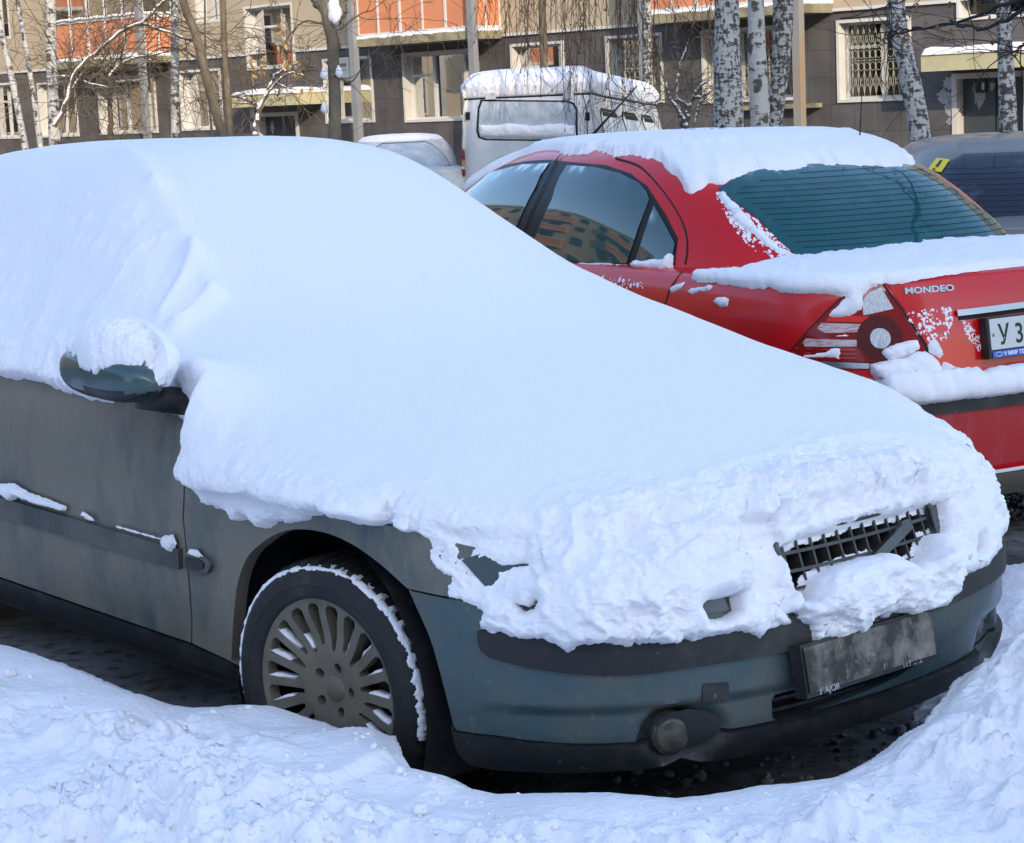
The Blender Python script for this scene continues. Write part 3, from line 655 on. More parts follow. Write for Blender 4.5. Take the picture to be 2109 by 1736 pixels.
def build_snow_blanket():
    E = np.array(VL.pxs(SNOW_EDGE))
    far = [(-a, z) for a, z in [(.80, .60), (.95, .64), (1.15, .72), (1.5, .75), (1.75, .80), (1.9, .92), (3.5, .93), (4.6, .93), (5.2, .85), (VL.len + .1, .80)]]
    far = [p for p in far if p[0] < E[-1][0] - .02]
    poly = np.array([(VL.len + .1, .80), (5.2, .85), (4.6, .93)] + [tuple(p) for p in E] + far + [(-VL.len - .1, 3), (VL.len + .1, 3)])
    holes = [np.array(VL.pxs(h)) for h in HOLES]
    A = np.concatenate([np.arange(-VL.len, -1.5, .03), np.arange(-1.5, 3.35, .0042), np.arange(3.35, VL.len + .02, .03)])
    A[-1] = VL.len; na = len(A)
    base = VL.loc(A, np.full(na, .6)); bx = base[:, 0]
    fr = smooth(bx, .10, .80)                                            # 1 at the nose, 0 along the flanks
    dr = smooth(bx, -.45, -.75)                                          # 1 beside the cabin
    zsh = .705 * fr + .80 * (1 - fr) * (1 - dr) + .955 * dr * (1 - fr)
    zb = .455 * fr + .615 * (1 - fr) * (1 - dr) + .86 * dr * (1 - fr)
    # mirror-side step: snow hangs lower just ahead of the door gap
    nr = 105; K = np.linspace(0, 1, nr)
    AA = np.repeat(A, nr); ZZ = (zb[:, None] + (zsh - zb)[:, None] * K).ravel(); kk = np.tile(K, na); FR = np.repeat(fr, nr); DR = np.repeat(dr, nr)
    AB = np.column_stack([AA, ZZ])
    d = sdpoly(AB, poly)
    dh = np.full(len(d), 1e3)
    for h in holes: dh = np.minimum(dh, -sdpoly(AB, h))
    P3 = VL.loc(AA, ZZ)
    vis = (AA > -1.6) & (AA < 3.4)
    rg = .013 * fbm(P3, .06, 4, .6) + .006 * fbm(P3, .014, 3)
    d = np.minimum(d + rg, dh + .4 * rg)
    # thickness of the hanging snow
    T = .05 * FR + .045 * (1 - FR) + .02 * DR
    T = T + .05 * (1 - FR) * (1 - DR) * smooth(ZZ, .735, .80)
    def blob(u, v, ra, rz, amp):
        c = VL.px(u, v); return amp * np.exp(-(((AA - c[0]) / ra) ** 2 + ((ZZ - c[1]) / rz) ** 2))
    T = T + blob(1310, 1200, .20, .11, .050) + blob(1220, 1270, .15, .05, .02) + blob(1470, 1190, .06, .06, .03) - blob(1550, 1190, .045, .13, .055) - blob(985, 1180, .15, .10, .040) \
        + blob(1790, 1190, .16, .055, .045) + blob(1690, 1230, .09, .04, .02) + blob(1900, 1150, .07, .05, .03) + blob(1000, 1260, .06, .03, .01) - blob(900, 1130, .1, .06, .02) - blob(1290, 1130, .14, .02, .022)
    def zone(px, lo, hi): return smooth(sdpoly(AB, np.array(VL.pxs(px))) + .006 * fbm(P3, .04, 3), lo, hi)
    T = T * (1 - .80 * zone([(1480,1080),(1515,1130),(1540,1180),(1570,1250),(1602,1268),(1616,1235),(1604,1170),(1604,1120),(1570,1090),(1520,1070)], -.008, .014))
    T = T * (1 - .35 * zone([(880,1110),(960,1095),(1060,1100),(1135,1120),(1138,1185),(1120,1205),(1060,1195),(960,1222),(915,1225),(885,1160)], -.012, .012))
    T = T + .022 * (1 - FR) * (1 - DR) * smooth(ZZ + .018 * fbm(P3, .12, 3), .765, .785)
    T = T * (1 - .75 * smooth(-AA, .35, .95)) * (1 - .45 * np.exp(-(AA / .34) ** 2) * smooth(ZZ, .64, .70))
    T = np.clip(T, .008, .2)
    T = T + .020 * np.exp(-((AA - VL.px(430, 850)[0]) / .12) ** 2) * smooth(ZZ, .86, .94)
    T = T * (1 + .45 * fbm(P3, .11, 3) * (1 - kk))
    edge = np.clip(d / .028, 0, 1)
    t = np.where(d > 0, T * (1 - (1 - edge) ** 2) ** .55, -.012 - .3 * np.clip(-d, 0, .05))
    rough = .006 + .010 * FR + .005 * (1 - kk)
    ts = t.copy(); aM = VL.px(398, 850)[0]
    # ---- side points
    N = VL.nrm(AA, ZZ); Pl = VL.loc(AA, ZZ) + N * t[:, None]
    side = Pl.reshape(na, nr, 3); dsd = d.reshape(na, nr)
    # ---- cap from the rim to the centre line
    rim0 = side[:, -1, :]; Tm = (.078 + .017 * fr) * (1 - .65 * smooth(-A, .35, .95)) - .042 * np.exp(-(A / .34) ** 2) + .022 * np.exp(-((A - aM + .03) / .12) ** 2); n_ = VL.nrm(A, zsh); rim = VL.loc(A, zsh) + n_ * Tm[:, None]
    drim = rim0 - rim
    sx = np.clip(rim[:, 0], -3.0, .25)
    dirv = np.column_stack([sx - rim[:, 0], -rim[:, 1]]); Lr = np.linalg.norm(dirv, axis=1); dirv /= Lr[:, None] + 1e-9
    nc = 175; q = np.linspace(0, 1, nc + 1)[1:] ** 1.35
    X = rim[:, 0:1] + dirv[:, 0:1] * Lr[:, None] * q; Y = rim[:, 1:2] + dirv[:, 1:2] * Lr[:, None] * q; Eg = Lr[:, None] * q
    Rr = (.13 + .10 * fr * smooth(-A, .3, .9))[:, None]
    tt = np.clip(Eg / Rr, 0, 1); Hh = snow_top(X, Y)
    z0 = rim[:, 2:3]; Z = z0 + (Hh - z0) * np.sqrt(1 - (1 - tt) ** 2) ** 1.0
    # features on top, placed in car coordinates
    def at(u, v, z=None):
        d = ray(u, v); dl = np.array([d @ VF.n, d @ VF.r, d[2]]); c = EYE - VF.o; c = np.array([c @ VF.n, c @ VF.r, c[2]]); t = np.arange(3.2, 9, .004); Q = c + t[:, None] * dl
        h = snow_top(Q[:, 0], Q[:, 1]); h = np.where((np.abs(Q[:, 1]) < .93) & (Q[:, 0] < .93), h, -9); k = np.nonzero(Q[:, 2] < h)[0]; return tuple(Q[k[0], :2]) if len(k) else (VF.hit(u, v, 2, z or 1.)[0], VF.hit(u, v, 2, z or 1.)[1])
    XY = np.column_stack([X.ravel(), Y.ravel()]); P = np.column_stack([X.ravel(), Y.ravel(), Z.ravel()])
    Zf = Z.ravel(); ed = smooth(Eg.ravel(), 0, .05)
    def seg(p0, p1):
        a, b = np.array(p0), np.array(p1); ab = b - a; tq = np.clip(((XY - a) @ ab) / (ab @ ab), 0, 1); return np.linalg.norm(XY - a - tq[:, None] * ab, axis=1), tq
    front = smooth(XY[:, 0], .62, .86)
    Zf = Zf + ed * (.012 * fbm(P * [1, 1, 0], .9, 2) + .0045 * fbm(P * [1, 1.0, 0], .28, 3) + .0006 * fbm(P, .05, 3))
    Zf = Zf + front * ed * .006 * fbm(P, .15, 3)
    # broken ridge of clumps across the leading edge of the bonnet
    d1, _ = seg(at(1560, 1000, .90), at(1900, 960, .88)); m1 = np.exp(-(d1 / .055) ** 2); ridge = m1 * (.014 + .045 * np.maximum(0, billow(P, .06, 4)))
    d1, _ = seg(at(1290, 1062, .86), at(1600, 1046, .86)); ridge = ridge - .020 * np.exp(-(d1 / .018) ** 2)
    d1, _ = seg(at(1480, 1060, .86), at(1900, 1000, .85)); ridge = ridge + .026 * np.exp(-(d1 / .035) ** 2) * (1 + .5 * fbm(P, .08, 3))
    d1, _ = seg(at(1200, 1140, .80), at(1420, 1120, .80)); ridge = ridge - .018 * np.exp(-(d1 / .03) ** 2)
    # crest running up the windscreen pillar, and the fold beside the mirror
    cr_ = [at(434, 605, 1.12), at(399, 530, 1.25), at(321, 390, 1.43), at(242, 312, 1.54)]
    for a_, b_ in zip(cr_[:-1], cr_[1:]):
        for sg in (1,):
            d1, _ = seg((a_[0], a_[1] * sg), (b_[0], b_[1] * sg)); Zf = Zf + .022 * np.exp(-(d1 / .035) ** 2)
    dside = ((XY[:, 0] < -.9) & (XY[:, 1] > .5))
    Zf = Zf + smooth(XY[:, 0], -.85, -1.0) * smooth(XY[:, 1], .52, .60) * ed * (.028 * billow(P * [1, 1, .6], .26, 4) + .006 * fbm(P, .08, 3))
    d1, _ = seg(at(402, 545, 1.24), at(336, 655, 1.10)); Zf = Zf + .034 * np.exp(-(d1 / .026) ** 2)
    d1, _ = seg(at(436, 615, 1.10), at(365, 668, 1.06)); Zf = Zf + .030 * np.exp(-(d1 / .03) ** 2)
    d1, _ = seg(at(396, 612, 1.11), at(366, 645, 1.10)); Zf = Zf - .022 * np.exp(-(d1 / .03) ** 2)
    Zf = Zf + .10 * np.exp(-((XY[:, 0] + .47) / .13) ** 2 - ((XY[:, 1] - .93) / .13) ** 2) * smooth(Eg.ravel(), 0, .06)
    cap = np.stack([X, Y, Zf.reshape(na, nc)], -1) + drim[:, None, :] * np.exp(-(Eg / .055) ** 1.5)[:, :, None]
    G = np.concatenate([side, cap], 1); m = nr + nc
    # soften the shoulder where flank and top meet
    lo, hi = nr - 8, nr + 10
    for _ in range(14):
        G[:, lo:hi] = .5 * G[:, lo:hi] + .25 * (G[:, lo - 1:hi - 1] + G[:, lo + 1:hi + 1])
    ga = np.gradient(G, axis=0); gb = np.gradient(G, axis=1); Nn = np.cross(ga, gb); Nn /= np.linalg.norm(Nn, axis=2)[..., None] + 1e-9
    if (Nn[:, nr + 60, 2].mean()) < 0: Nn = -Nn
    Gf = G.reshape(-1, 3); EE = np.concatenate([np.zeros((na, nr)), Eg], 1).ravel(); ee = np.concatenate([edge.reshape(na, nr) * (dsd > 0), np.ones((na, nc))], 1).ravel()
    fcol = np.repeat(fr, m); dcol = np.repeat(dr, m)
    msk = ee * ((.010 + .012 * fcol) * np.exp(-(EE / (.07 + .07 * fcol)) ** 2) + .003 * fcol * np.exp(-(EE / .35) ** 2))
    k = msk > 1e-4; dz = np.zeros(len(Gf)); dz[k] = msk[k] * ((.45 + .9 * smooth(fbm(Gf[k] + 40, .22, 2), -.3, .25)) * billow(Gf[k], .08, 5) + .7 * fbm(Gf[k], .20, 2) - .15) * 1.2 + .0016 * fbm(Gf[k], .012, 2) * (msk[k] > .003)
    dz += np.concatenate([np.zeros((na, nr)), (ridge * ed).reshape(na, nc)], 1).ravel()
    G = (Gf + Nn.reshape(-1, 3) * dz[:, None]).reshape(G.shape)
    F = grid_faces(na, m)[:, ::-1]
    D = np.concatenate([dsd, np.ones((na, nc))], 1).ravel()
    keep = (D[F] > -.012).any(1)
    F = F[keep]; u, inv = np.unique(F, return_inverse=True)
    o = mk('snow_blanket', VF.w(G.reshape(-1, 3)[u]), inv.reshape(-1, 4), M['snow'])
    tag(o, 'smooth thick snow blanket lying over the whole dark green sedan', 'snow')
    return G

BL = build_snow_blanket()

def mirror_snow():
    c = MIRC; L = .222; nu, nv = 300, 170
    s = np.linspace(-1, 1, nu); th = np.linspace(0, 2 * math.pi, nv, endpoint=False); S, TH = np.meshgrid(s, th, indexing='ij'); S, TH = S.ravel(), TH.ravel()
    s2 = np.sign(S) * np.abs(S) ** .85; rr = (1 - np.abs(s2) ** 3.2) ** .55
    cy = np.sign(np.cos(TH)) * np.abs(np.cos(TH)) ** .8; cz = np.sign(np.sin(TH)) * np.abs(np.sin(TH)) ** .75
    P = np.column_stack([c[0] + L * s2, c[1] + .075 * rr * cy, c[2] + .064 * rr * cz - .008 * s2])
    rel = P[:, 2] - c[2]
    edge = np.interp(s2, [-1, -.8, -.45, -.2, 0, .2, .35, .6, .8, 1], [.045, .050, .052, .040, .020, .012, .020, .028, .028, .028])
    d = rel - edge + .016 * fbm(P, .05, 4, .6) + .006 * fbm(P, .018, 3)
    d = np.where(cy < -.2, d + .05, d)
    T = np.interp(s2, [-1, -.85, -.5, 0, .5, 1], [.006, .030, .062, .085, .090, .080])
    e = np.clip(d / .04, 0, 1); h = np.where(d > 0, T * (1 - (1 - e) ** 2) ** .6, -.008)
    Q = P + np.column_stack([(d > 0) * e * .03 * smooth(s2, .3, 1.0), np.where(d > 0, .022 * cy * e ** .5, -.006 * cy) - .02 * smooth(s2, .3, 1) * (d > 0), h * (.30 + .70 * np.clip(rel / .06, 0, 1))])
    Q[:, 2] += (d > 0) * e * (.006 * billow(P, .06, 4)); Q = np.where((d > 0)[:, None], Q, c + (P - c) * [.97, .86, .86])
    o = mk('mirror_snow', VF.w(Q), grid_faces(nu, nv, True), M['snow']); tag(o, 'rounded cap of snow sitting on the green door mirror', 'snow')
mirror_snow()
GM = 'scraps of snow caught on the green door trim'
for px, lb, T_ in (([(-6,992),(0,995),(36,994),(65,1012),(104,1026),(144,1042),(142,1051),(90,1039),(47,1022),(31,1032),(14,1014),(-6,1010)], 'long tapering scrap of snow on the door moulding at the left edge', .022), ([(176,1053),(187,1057),(202,1071),(191,1071),(176,1062)], 'small scrap of snow midway along the door moulding', .010),
                   ([(346,1100),(364,1100),(371,1118),(364,1136),(349,1129),(342,1111)], 'upright scrap of snow at the front end of the door moulding', .016), ([(398,1129),(414,1130),(428,1147),(414,1147),(391,1138)], 'scrap of snow on the short moulding stub behind the wheel arch', .010), ([(246,1081),(306,1098),(346,1109),(346,1113),(306,1102),(246,1084)], 'hairline of snow along the top of the door moulding', .006)):
    tag(snow_patch('snow_scrap', VL, VL.pxs(px), None, T=T_, amp=.004, sc=.03, step=.007, w=.02, off=.012, seed=len(lb) * .3), lb, 'snow', GM)

# ------------------------------------------------------------------ ground
def pl_hit(u, v, z=0.):
    d = ray(u, v); t = (z - CAM_H) / d[2]; return EYE + d * t
M['asphalt'] = mat('icy_yard_road', (.055, .053, .052), .75, c2=(.34, .35, .38), ns=.9, nlo=.42, nhi=.60, c3=(.10, .085, .07), n3=14, d3=(.5, .62), bump=.004, bs=30)
M['slush'] = mat('dirty_slush', (.045, .038, .032), .7, c2=(.20, .19, .19), ns=5, nlo=.52, nhi=.66, bump=.01, bs=30)
M['slushcrumb'] = mat('slush_crumbs', (.05, .042, .036), .8, c2=(.42, .42, .44), ns=4, nlo=.42, nhi=.6)
def build_ground():
    xs = np.concatenate([np.linspace(-400, -12, 30), np.linspace(-11, 14, 200), np.linspace(15, 400, 30)]); ys = np.concatenate([np.linspace(-120, 0, 14), np.linspace(.5, 14, 130), np.linspace(15, 500, 60)])
    X, Y = np.meshgrid(xs, ys, indexing='ij'); P = np.column_stack([X.ravel(), Y.ravel(), np.zeros(X.size)])
    P[:, 2] = -.30 * smooth(P[:, 1], 9, 30) + .012 * fbm(P, .6, 3) * (P[:, 1] < 20)
    o = mk('ground', P, grid_faces(len(xs), len(ys))[:, ::-1], M['asphalt']); tag(o, kind='structure')
build_ground()

# crest of the ploughed snow bank round the parked car, measured on a wall a little outside its flank
def bank_shell(off):
    h = spline(_VB, 120); T = np.gradient(h, axis=0); T /= np.linalg.norm(T, axis=1)[:, None]; Nn = np.column_stack([-T[:, 1], T[:, 0]])
    if Nn[60] @ np.array([0, 1.]) < 0: Nn = -Nn
    q = h + Nn * off; q[0, 1] = 0; q[-1, 1] = 0
    return Loft(VF, [(z, q) for z in np.linspace(-.4, 1.0, 8)])
BS1, BS2, BS3 = bank_shell(.24), bank_shell(.04), bank_shell(.16)
CREST = []
for px, sh in (([(-420,1262),(-200,1285),(0,1315),(60,1328),(120,1347),(185,1372),(250,1400),(300,1421)], BS1), ([(335,1434)], bank_shell(.21)), ([(370,1445)], bank_shell(.18)), ([(403,1449)], bank_shell(.15)), ([(437,1448)], bank_shell(.115)), ([(470,1453)], bank_shell(.08)), ([(505,1458),(545,1446),(600,1448),(660,1468),(720,1489),(742,1496),(815,1497)], BS2), ([(828,1535),(850,1562),(870,1570),(940,1586),(985,1611),(1040,1622),(1150,1620),(1250,1619),(1310,1625),(1380,1632),(1440,1626),(1490,1618),(1540,1608),(1600,1604),(1700,1590),(1790,1545),(1850,1500),(1900,1470),(1950,1440)], BS3)):
    for u, v in px:
        ab = sh.px(u, v); w = sh.P([ab])[0]; CREST.append(w)
CREST = CREST[:-1] + [EYE + ray(1952, 1400) * 4.62, EYE + ray(1965, 1382) * 4.66, EYE + ray(2040, 1335) * 4.70, EYE + ray(2130, 1290) * 4.8, EYE + ray(2300, 1250) * 5.0]
CREST = np.array(CREST)
def build_snow_ground():
    # rectangle in world coordinates just in front of the car; height from the distance to the crest line
    xs = np.concatenate([np.linspace(-30, -2.3, 40), np.arange(-2.28, 2.1, .0052), np.linspace(2.12, 30, 40)])
    ys = np.concatenate([np.linspace(-20, 3.0, 30), np.arange(3.02, 7.2, .0065)])
    X, Y = np.meshgrid(xs, ys, indexing='ij'); XY = np.column_stack([X.ravel(), Y.ravel()]); C2 = CREST[:, :2]
    best = np.full(len(XY), 1e9); H = np.zeros(len(XY)); sg = np.ones(len(XY))
    for i in range(len(C2) - 1):
        a, b = C2[i], C2[i + 1]; ab = b - a; L = ab @ ab + 1e-9; t = np.clip(((XY - a) @ ab) / L, 0, 1); q = XY - a - t[:, None] * ab; d = np.hypot(q[:, 0], q[:, 1])
        m = d < best; best[m] = d[m]; H[m] = (CREST[i, 2] + (CREST[i + 1, 2] - CREST[i, 2]) * t)[m]
    region = np.vstack([C2, [[30, 5.4], [30, -30], [-30, -30], [-30, C2[0][1] + 25]]])
    ins = inpoly(XY, region); dd = np.where(ins, best, -best)
    P3 = np.column_stack([XY, np.zeros(len(XY))])
    near = (np.abs(XY[:, 0]) < 2.4) & (XY[:, 1] > 2.9)
    z = np.zeros(len(XY)); Pn = P3[near]
    n1 = fbm(Pn, .35, 3); n2 = billow(Pn, .11, 5); n3 = fbm(Pn, .03, 3); n4 = billow(Pn + 9, .22, 4)
    dn = dd[near]; Hn = H[near]; x = Pn[:, 0]
    right = smooth(x, .45, .85); far = smooth(dn, .16, .46)
    rough = np.clip(far * .85 + right * smooth(dn, .02, .16), 0, 1) * (.25 + .75 * smooth(fbm(Pn, .5, 2), -.25, .1))
    wob = .022 * n1 + .003 * n3
    up = Hn + .016 * smooth(dn, 0, .12) * (1 - far) - .06 * smooth(dn, .2, 1.2) + .05 * n1 * smooth(dn, .02, .25) + rough * (.085 * n2 + .085 * n4 + .006 * n3) + .0015 * n3
    up -= .02 * smooth(dn, .06, 0)
    dsh = dn + .010 * fbm(Pn, .08, 3) + .004 * fbm(Pn, .02, 2)
    dn_ = np.clip(-dsh / .075, 0, 1)
    low = up * (1 - dn_ ** .7) - .05 * dn_
    z[near] = np.where(dsh > 0, up, low)
    z[~near] = np.where(dd[~near] > 0, H[~near] - .05 + .05 * fbm(P3[~near], .8, 3), -.4)
    # trodden snow beyond the nose of the car, on the right
    reg = np.array([pl_hit(u, v, .06)[:2] for u, v in [(1890,1440),(1960,1330),(2010,1190),(2050,1140),(2120,1148),(2500,1100),(2900,1300),(2500,1900)]])
    s2 = sdpoly(XY, reg); m = near & (s2 > -.3) & (dd < .05) | ((XY[:, 0] > 2.1) & (s2 > -.3) & (dd < .05))
    z2 = .085 * smooth(s2, -.05 , .18) + .02 * fbm(P3, .25, 4) + .010 * billow(P3, .09, 4) - .07 * (1 - smooth(s2, -.15, .0))
    for cu, cv, r_, am in ((2010, 1330, .10, .06), (2075, 1300, .07, .05), (2060, 1200, .10, .03)):
        c = pl_hit(cu, cv, .06)[:2]; z2 -= am * np.exp(-(np.hypot(*(XY - c).T) / r_) ** 2)
    z = np.where(m, np.maximum(z, z2), z)
    V = np.column_stack([XY, z]); F = grid_faces(len(xs), len(ys))[:, ::-1]
    k = (z[F] > -.03).any(1); F = F[k]; u, inv = np.unique(F, return_inverse=True)
    o = mk('snow_ground', V[u], inv.reshape(-1, 4), M['snow_ground']); tag(o, kind='structure')
    return
build_snow_ground()
_bv = None
def ground_z(x, y):
    global _bv
    if _bv is None:
        o = bpy.data.objects['snow_ground']; g = bpy.data.objects['ground']
        _bv = [BVHTree.FromPolygons([v.co[:] for v in q.data.vertices], [p.vertices[:] for p in q.data.polygons]) for q in (o, g)]
    zz = [h[0][2] for h in (b.ray_cast(Vector((x, y, 3)), Vector((0, 0, -1))) for b in _bv) if h[0] is not None]
    return max(zz) if zz else 0.

# ------------------------------------------------------------------ apartment building
BF = Frame((.719, -.695, 0), (-.695, -.719, 0), (0, 54, 0)); Z3 = np.array([0, 0, 1.])
M['beige'] = mat('beige_render', (.44, .37, .26), .9, c2=(.38, .32, .22), ns=.5, nlo=.4, nhi=.7, bump=.003, bs=40)
M['orange'] = mat('orange_cladding', (.62, .24, .115), .75, c2=(.54, .21, .10), ns=1, nlo=.4, nhi=.7)
M['frame'] = mat('white_window_frame', (.60, .60, .58), .5)
M['surround'] = mat('cream_window_surround', (.60, .58, .53), .6, c2=(.52, .50, .46), ns=3, nlo=.5, nhi=.8)
M['post'] = mat('grey_painted_steel', (.23, .24, .245), .5, c2=(.40, .33, .22), ns=4, nlo=.60, nhi=.75, stretch=(1, 1, .3))
M['rustpost'] = mat('rusty_painted_steel', (.24, .24, .225), .5, c2=(.33, .20, .09), ns=3, nlo=.45, nhi=.7, stretch=(1, 1, .25))
M['slab'] = mat('balcony_slab', (.16, .14, .10), .85, c2=(.30, .27, .16), ns=2, nlo=.4, nhi=.6)
M['door'] = mat('steel_door', (.045, .055, .065), .5, c2=(.07, .075, .08), ns=2, nlo=.4, nhi=.7)
M['curtain'] = mat('net_curtain', (.20, .19, .15), .9, c2=(.08, .08, .07), ns=3, nlo=.4, nhi=.6, stretch=(6, 6, .2))
M['room'] = mat('dark_room', (.035, .04, .035), .9)
M['poster'] = mat('torn_posters', (.40, .40, .40), .9, c2=(.3, .29, .28), ns=9, nlo=.45, nhi=.6)
M['leafgreen'] = mat('house_plant', (.04, .10, .03), .6)
M['pot'] = mat('flower_pot', (.6, .6, .6), .6)
M['grillemetal'] = mat('cream_window_grille', (.34, .33, .27), .5)
def glassmat(name, c=(.02, .03, .035), rough=.03):
    m = mat(name, c, rough, spec=.8); return m
def pane_mat(name, c, tr=.75):
    """a real glass pane: clear for straight light, mirror-like by Fresnel"""
    m, nt, b = nodes_of(name); N = nt.nodes; L = nt.links
    g = N.new('ShaderNodeBsdfGlossy'); g.inputs['Roughness'].default_value = .02; t = N.new('ShaderNodeBsdfTransparent'); t.inputs[0].default_value = (*c, 1)
    fr = N.new('ShaderNodeFresnel'); fr.inputs[0].default_value = 1.55; mx = N.new('ShaderNodeMixShader'); ad = N.new('ShaderNodeMath'); ad.operation = 'MULTIPLY_ADD'; ad.inputs[1].default_value = .8; ad.inputs[2].default_value = .01
    L.new(fr.outputs[0], ad.inputs[0]); L.new(ad.outputs[0], mx.inputs[0]); L.new(t.outputs[0], mx.inputs[1]); L.new(g.outputs[0], mx.inputs[2])
    o = [n for n in N if n.type == 'OUTPUT_MATERIAL'][0]; L.new(mx.outputs[0], o.inputs[0]); N.remove(b); return m
M['pane'] = pane_mat('window_pane', (.75, .80, .78))
def tile_mat():
    m, nt, b = nodes_of('dark_plinth_tiles'); N = nt.nodes; L = nt.links
    at = N.new('ShaderNodeAttribute'); at.attribute_name = 'uvw'
    br = N.new('ShaderNodeTexBrick'); br.offset = 0; br.inputs['Scale'].default_value = 1; br.inputs['Brick Width'].default_value = .62; br.inputs['Row Height'].default_value = .62
    br.inputs['Mortar Size'].default_value = .007; br.inputs['Color1'].default_value = (.100, .093, .090, 1); br.inputs['Color2'].default_value = (.078, .074, .073, 1); br.inputs['Mortar'].default_value = (.045, .04, .037, 1)
    L.new(at.outputs['Vector'], br.inputs['Vector'])
    n = N.new('ShaderNodeTexNoise'); n.inputs['Scale'].default_value = 1.5; n.inputs['Detail'].default_value = 8; mx = N.new('ShaderNodeMix'); mx.data_type = 'RGBA'; mx.blend_type = 'MULTIPLY'; L.new(at.outputs['Vector'], n.inputs['Vector'])
    cr = N.new('ShaderNodeMapRange'); cr.inputs[1].default_value = .35; cr.inputs[2].default_value = .65; cr.inputs[3].default_value = .8; cr.inputs[4].default_value = 1.2; L.new(n.outputs['Fac'], cr.inputs[0])
    mx.inputs['Factor'].default_value = 1; L.new(br.outputs['Color'], mx.inputs['A']); L.new(cr.outputs[0], mx.inputs['B']); L.new(mx.outputs['Result'], b.inputs['Base Color']); b.inputs['Roughness'].default_value = .55
    return m
M['tiles'] = tile_mat()
def wall_mesh(name, fr, rects_open, s0, s1, z0, z1, m, parent, r=0., thick=.5, uvw=False):
    ss = sorted(set([s0, s1] + [q for o in rects_open for q in o[:2] if s0 < q < s1])); zs = sorted(set([z0, z1] + [q for o in rects_open for q in o[2:4] if z0 < q < z1]))
    V = []; F = []
    for i in range(len(ss) - 1):
        for j in range(len(zs) - 1):
            cs, cz = (ss[i] + ss[i + 1]) / 2, (zs[j] + zs[j + 1]) / 2
            if any(o[0] < cs < o[1] and o[2] < cz < o[3] for o in rects_open): continue
            b = len(V); V += [(ss[i], r, zs[j]), (ss[i + 1], r, zs[j]), (ss[i + 1], r, zs[j + 1]), (ss[i], r, zs[j + 1])]; F.append((b, b + 1, b + 2, b + 3)[::-1])
    b = len(V); V += [(s0, r, z0), (s1, r, z0), (s1, r, z1), (s0, r, z1), (s0, r - thick, z0), (s1, r - thick, z0), (s1, r - thick, z1), (s0, r - thick, z1)]
    F += [(b, b + 4, b + 5, b + 1), (b + 1, b + 5, b + 6, b + 2), (b + 2, b + 6, b + 7, b + 3), (b + 3, b + 7, b + 4, b)]
    o = mk(name, fr.w(V), F, m, parent, False)
    if uvw:
        at = o.data.attributes.new('uvw', 'FLOAT_VECTOR', 'POINT'); at.data.foreach_set('vector', np.array([(v[0], v[2], 0) for v in V], np.float32).ravel())
    return o
def B3(mb, fr, s0, s1, r0, r1, z0, z1): mb.box(fr.o, fr.n, fr.r, Z3, s0, s1, r0, r1, z0, z1)
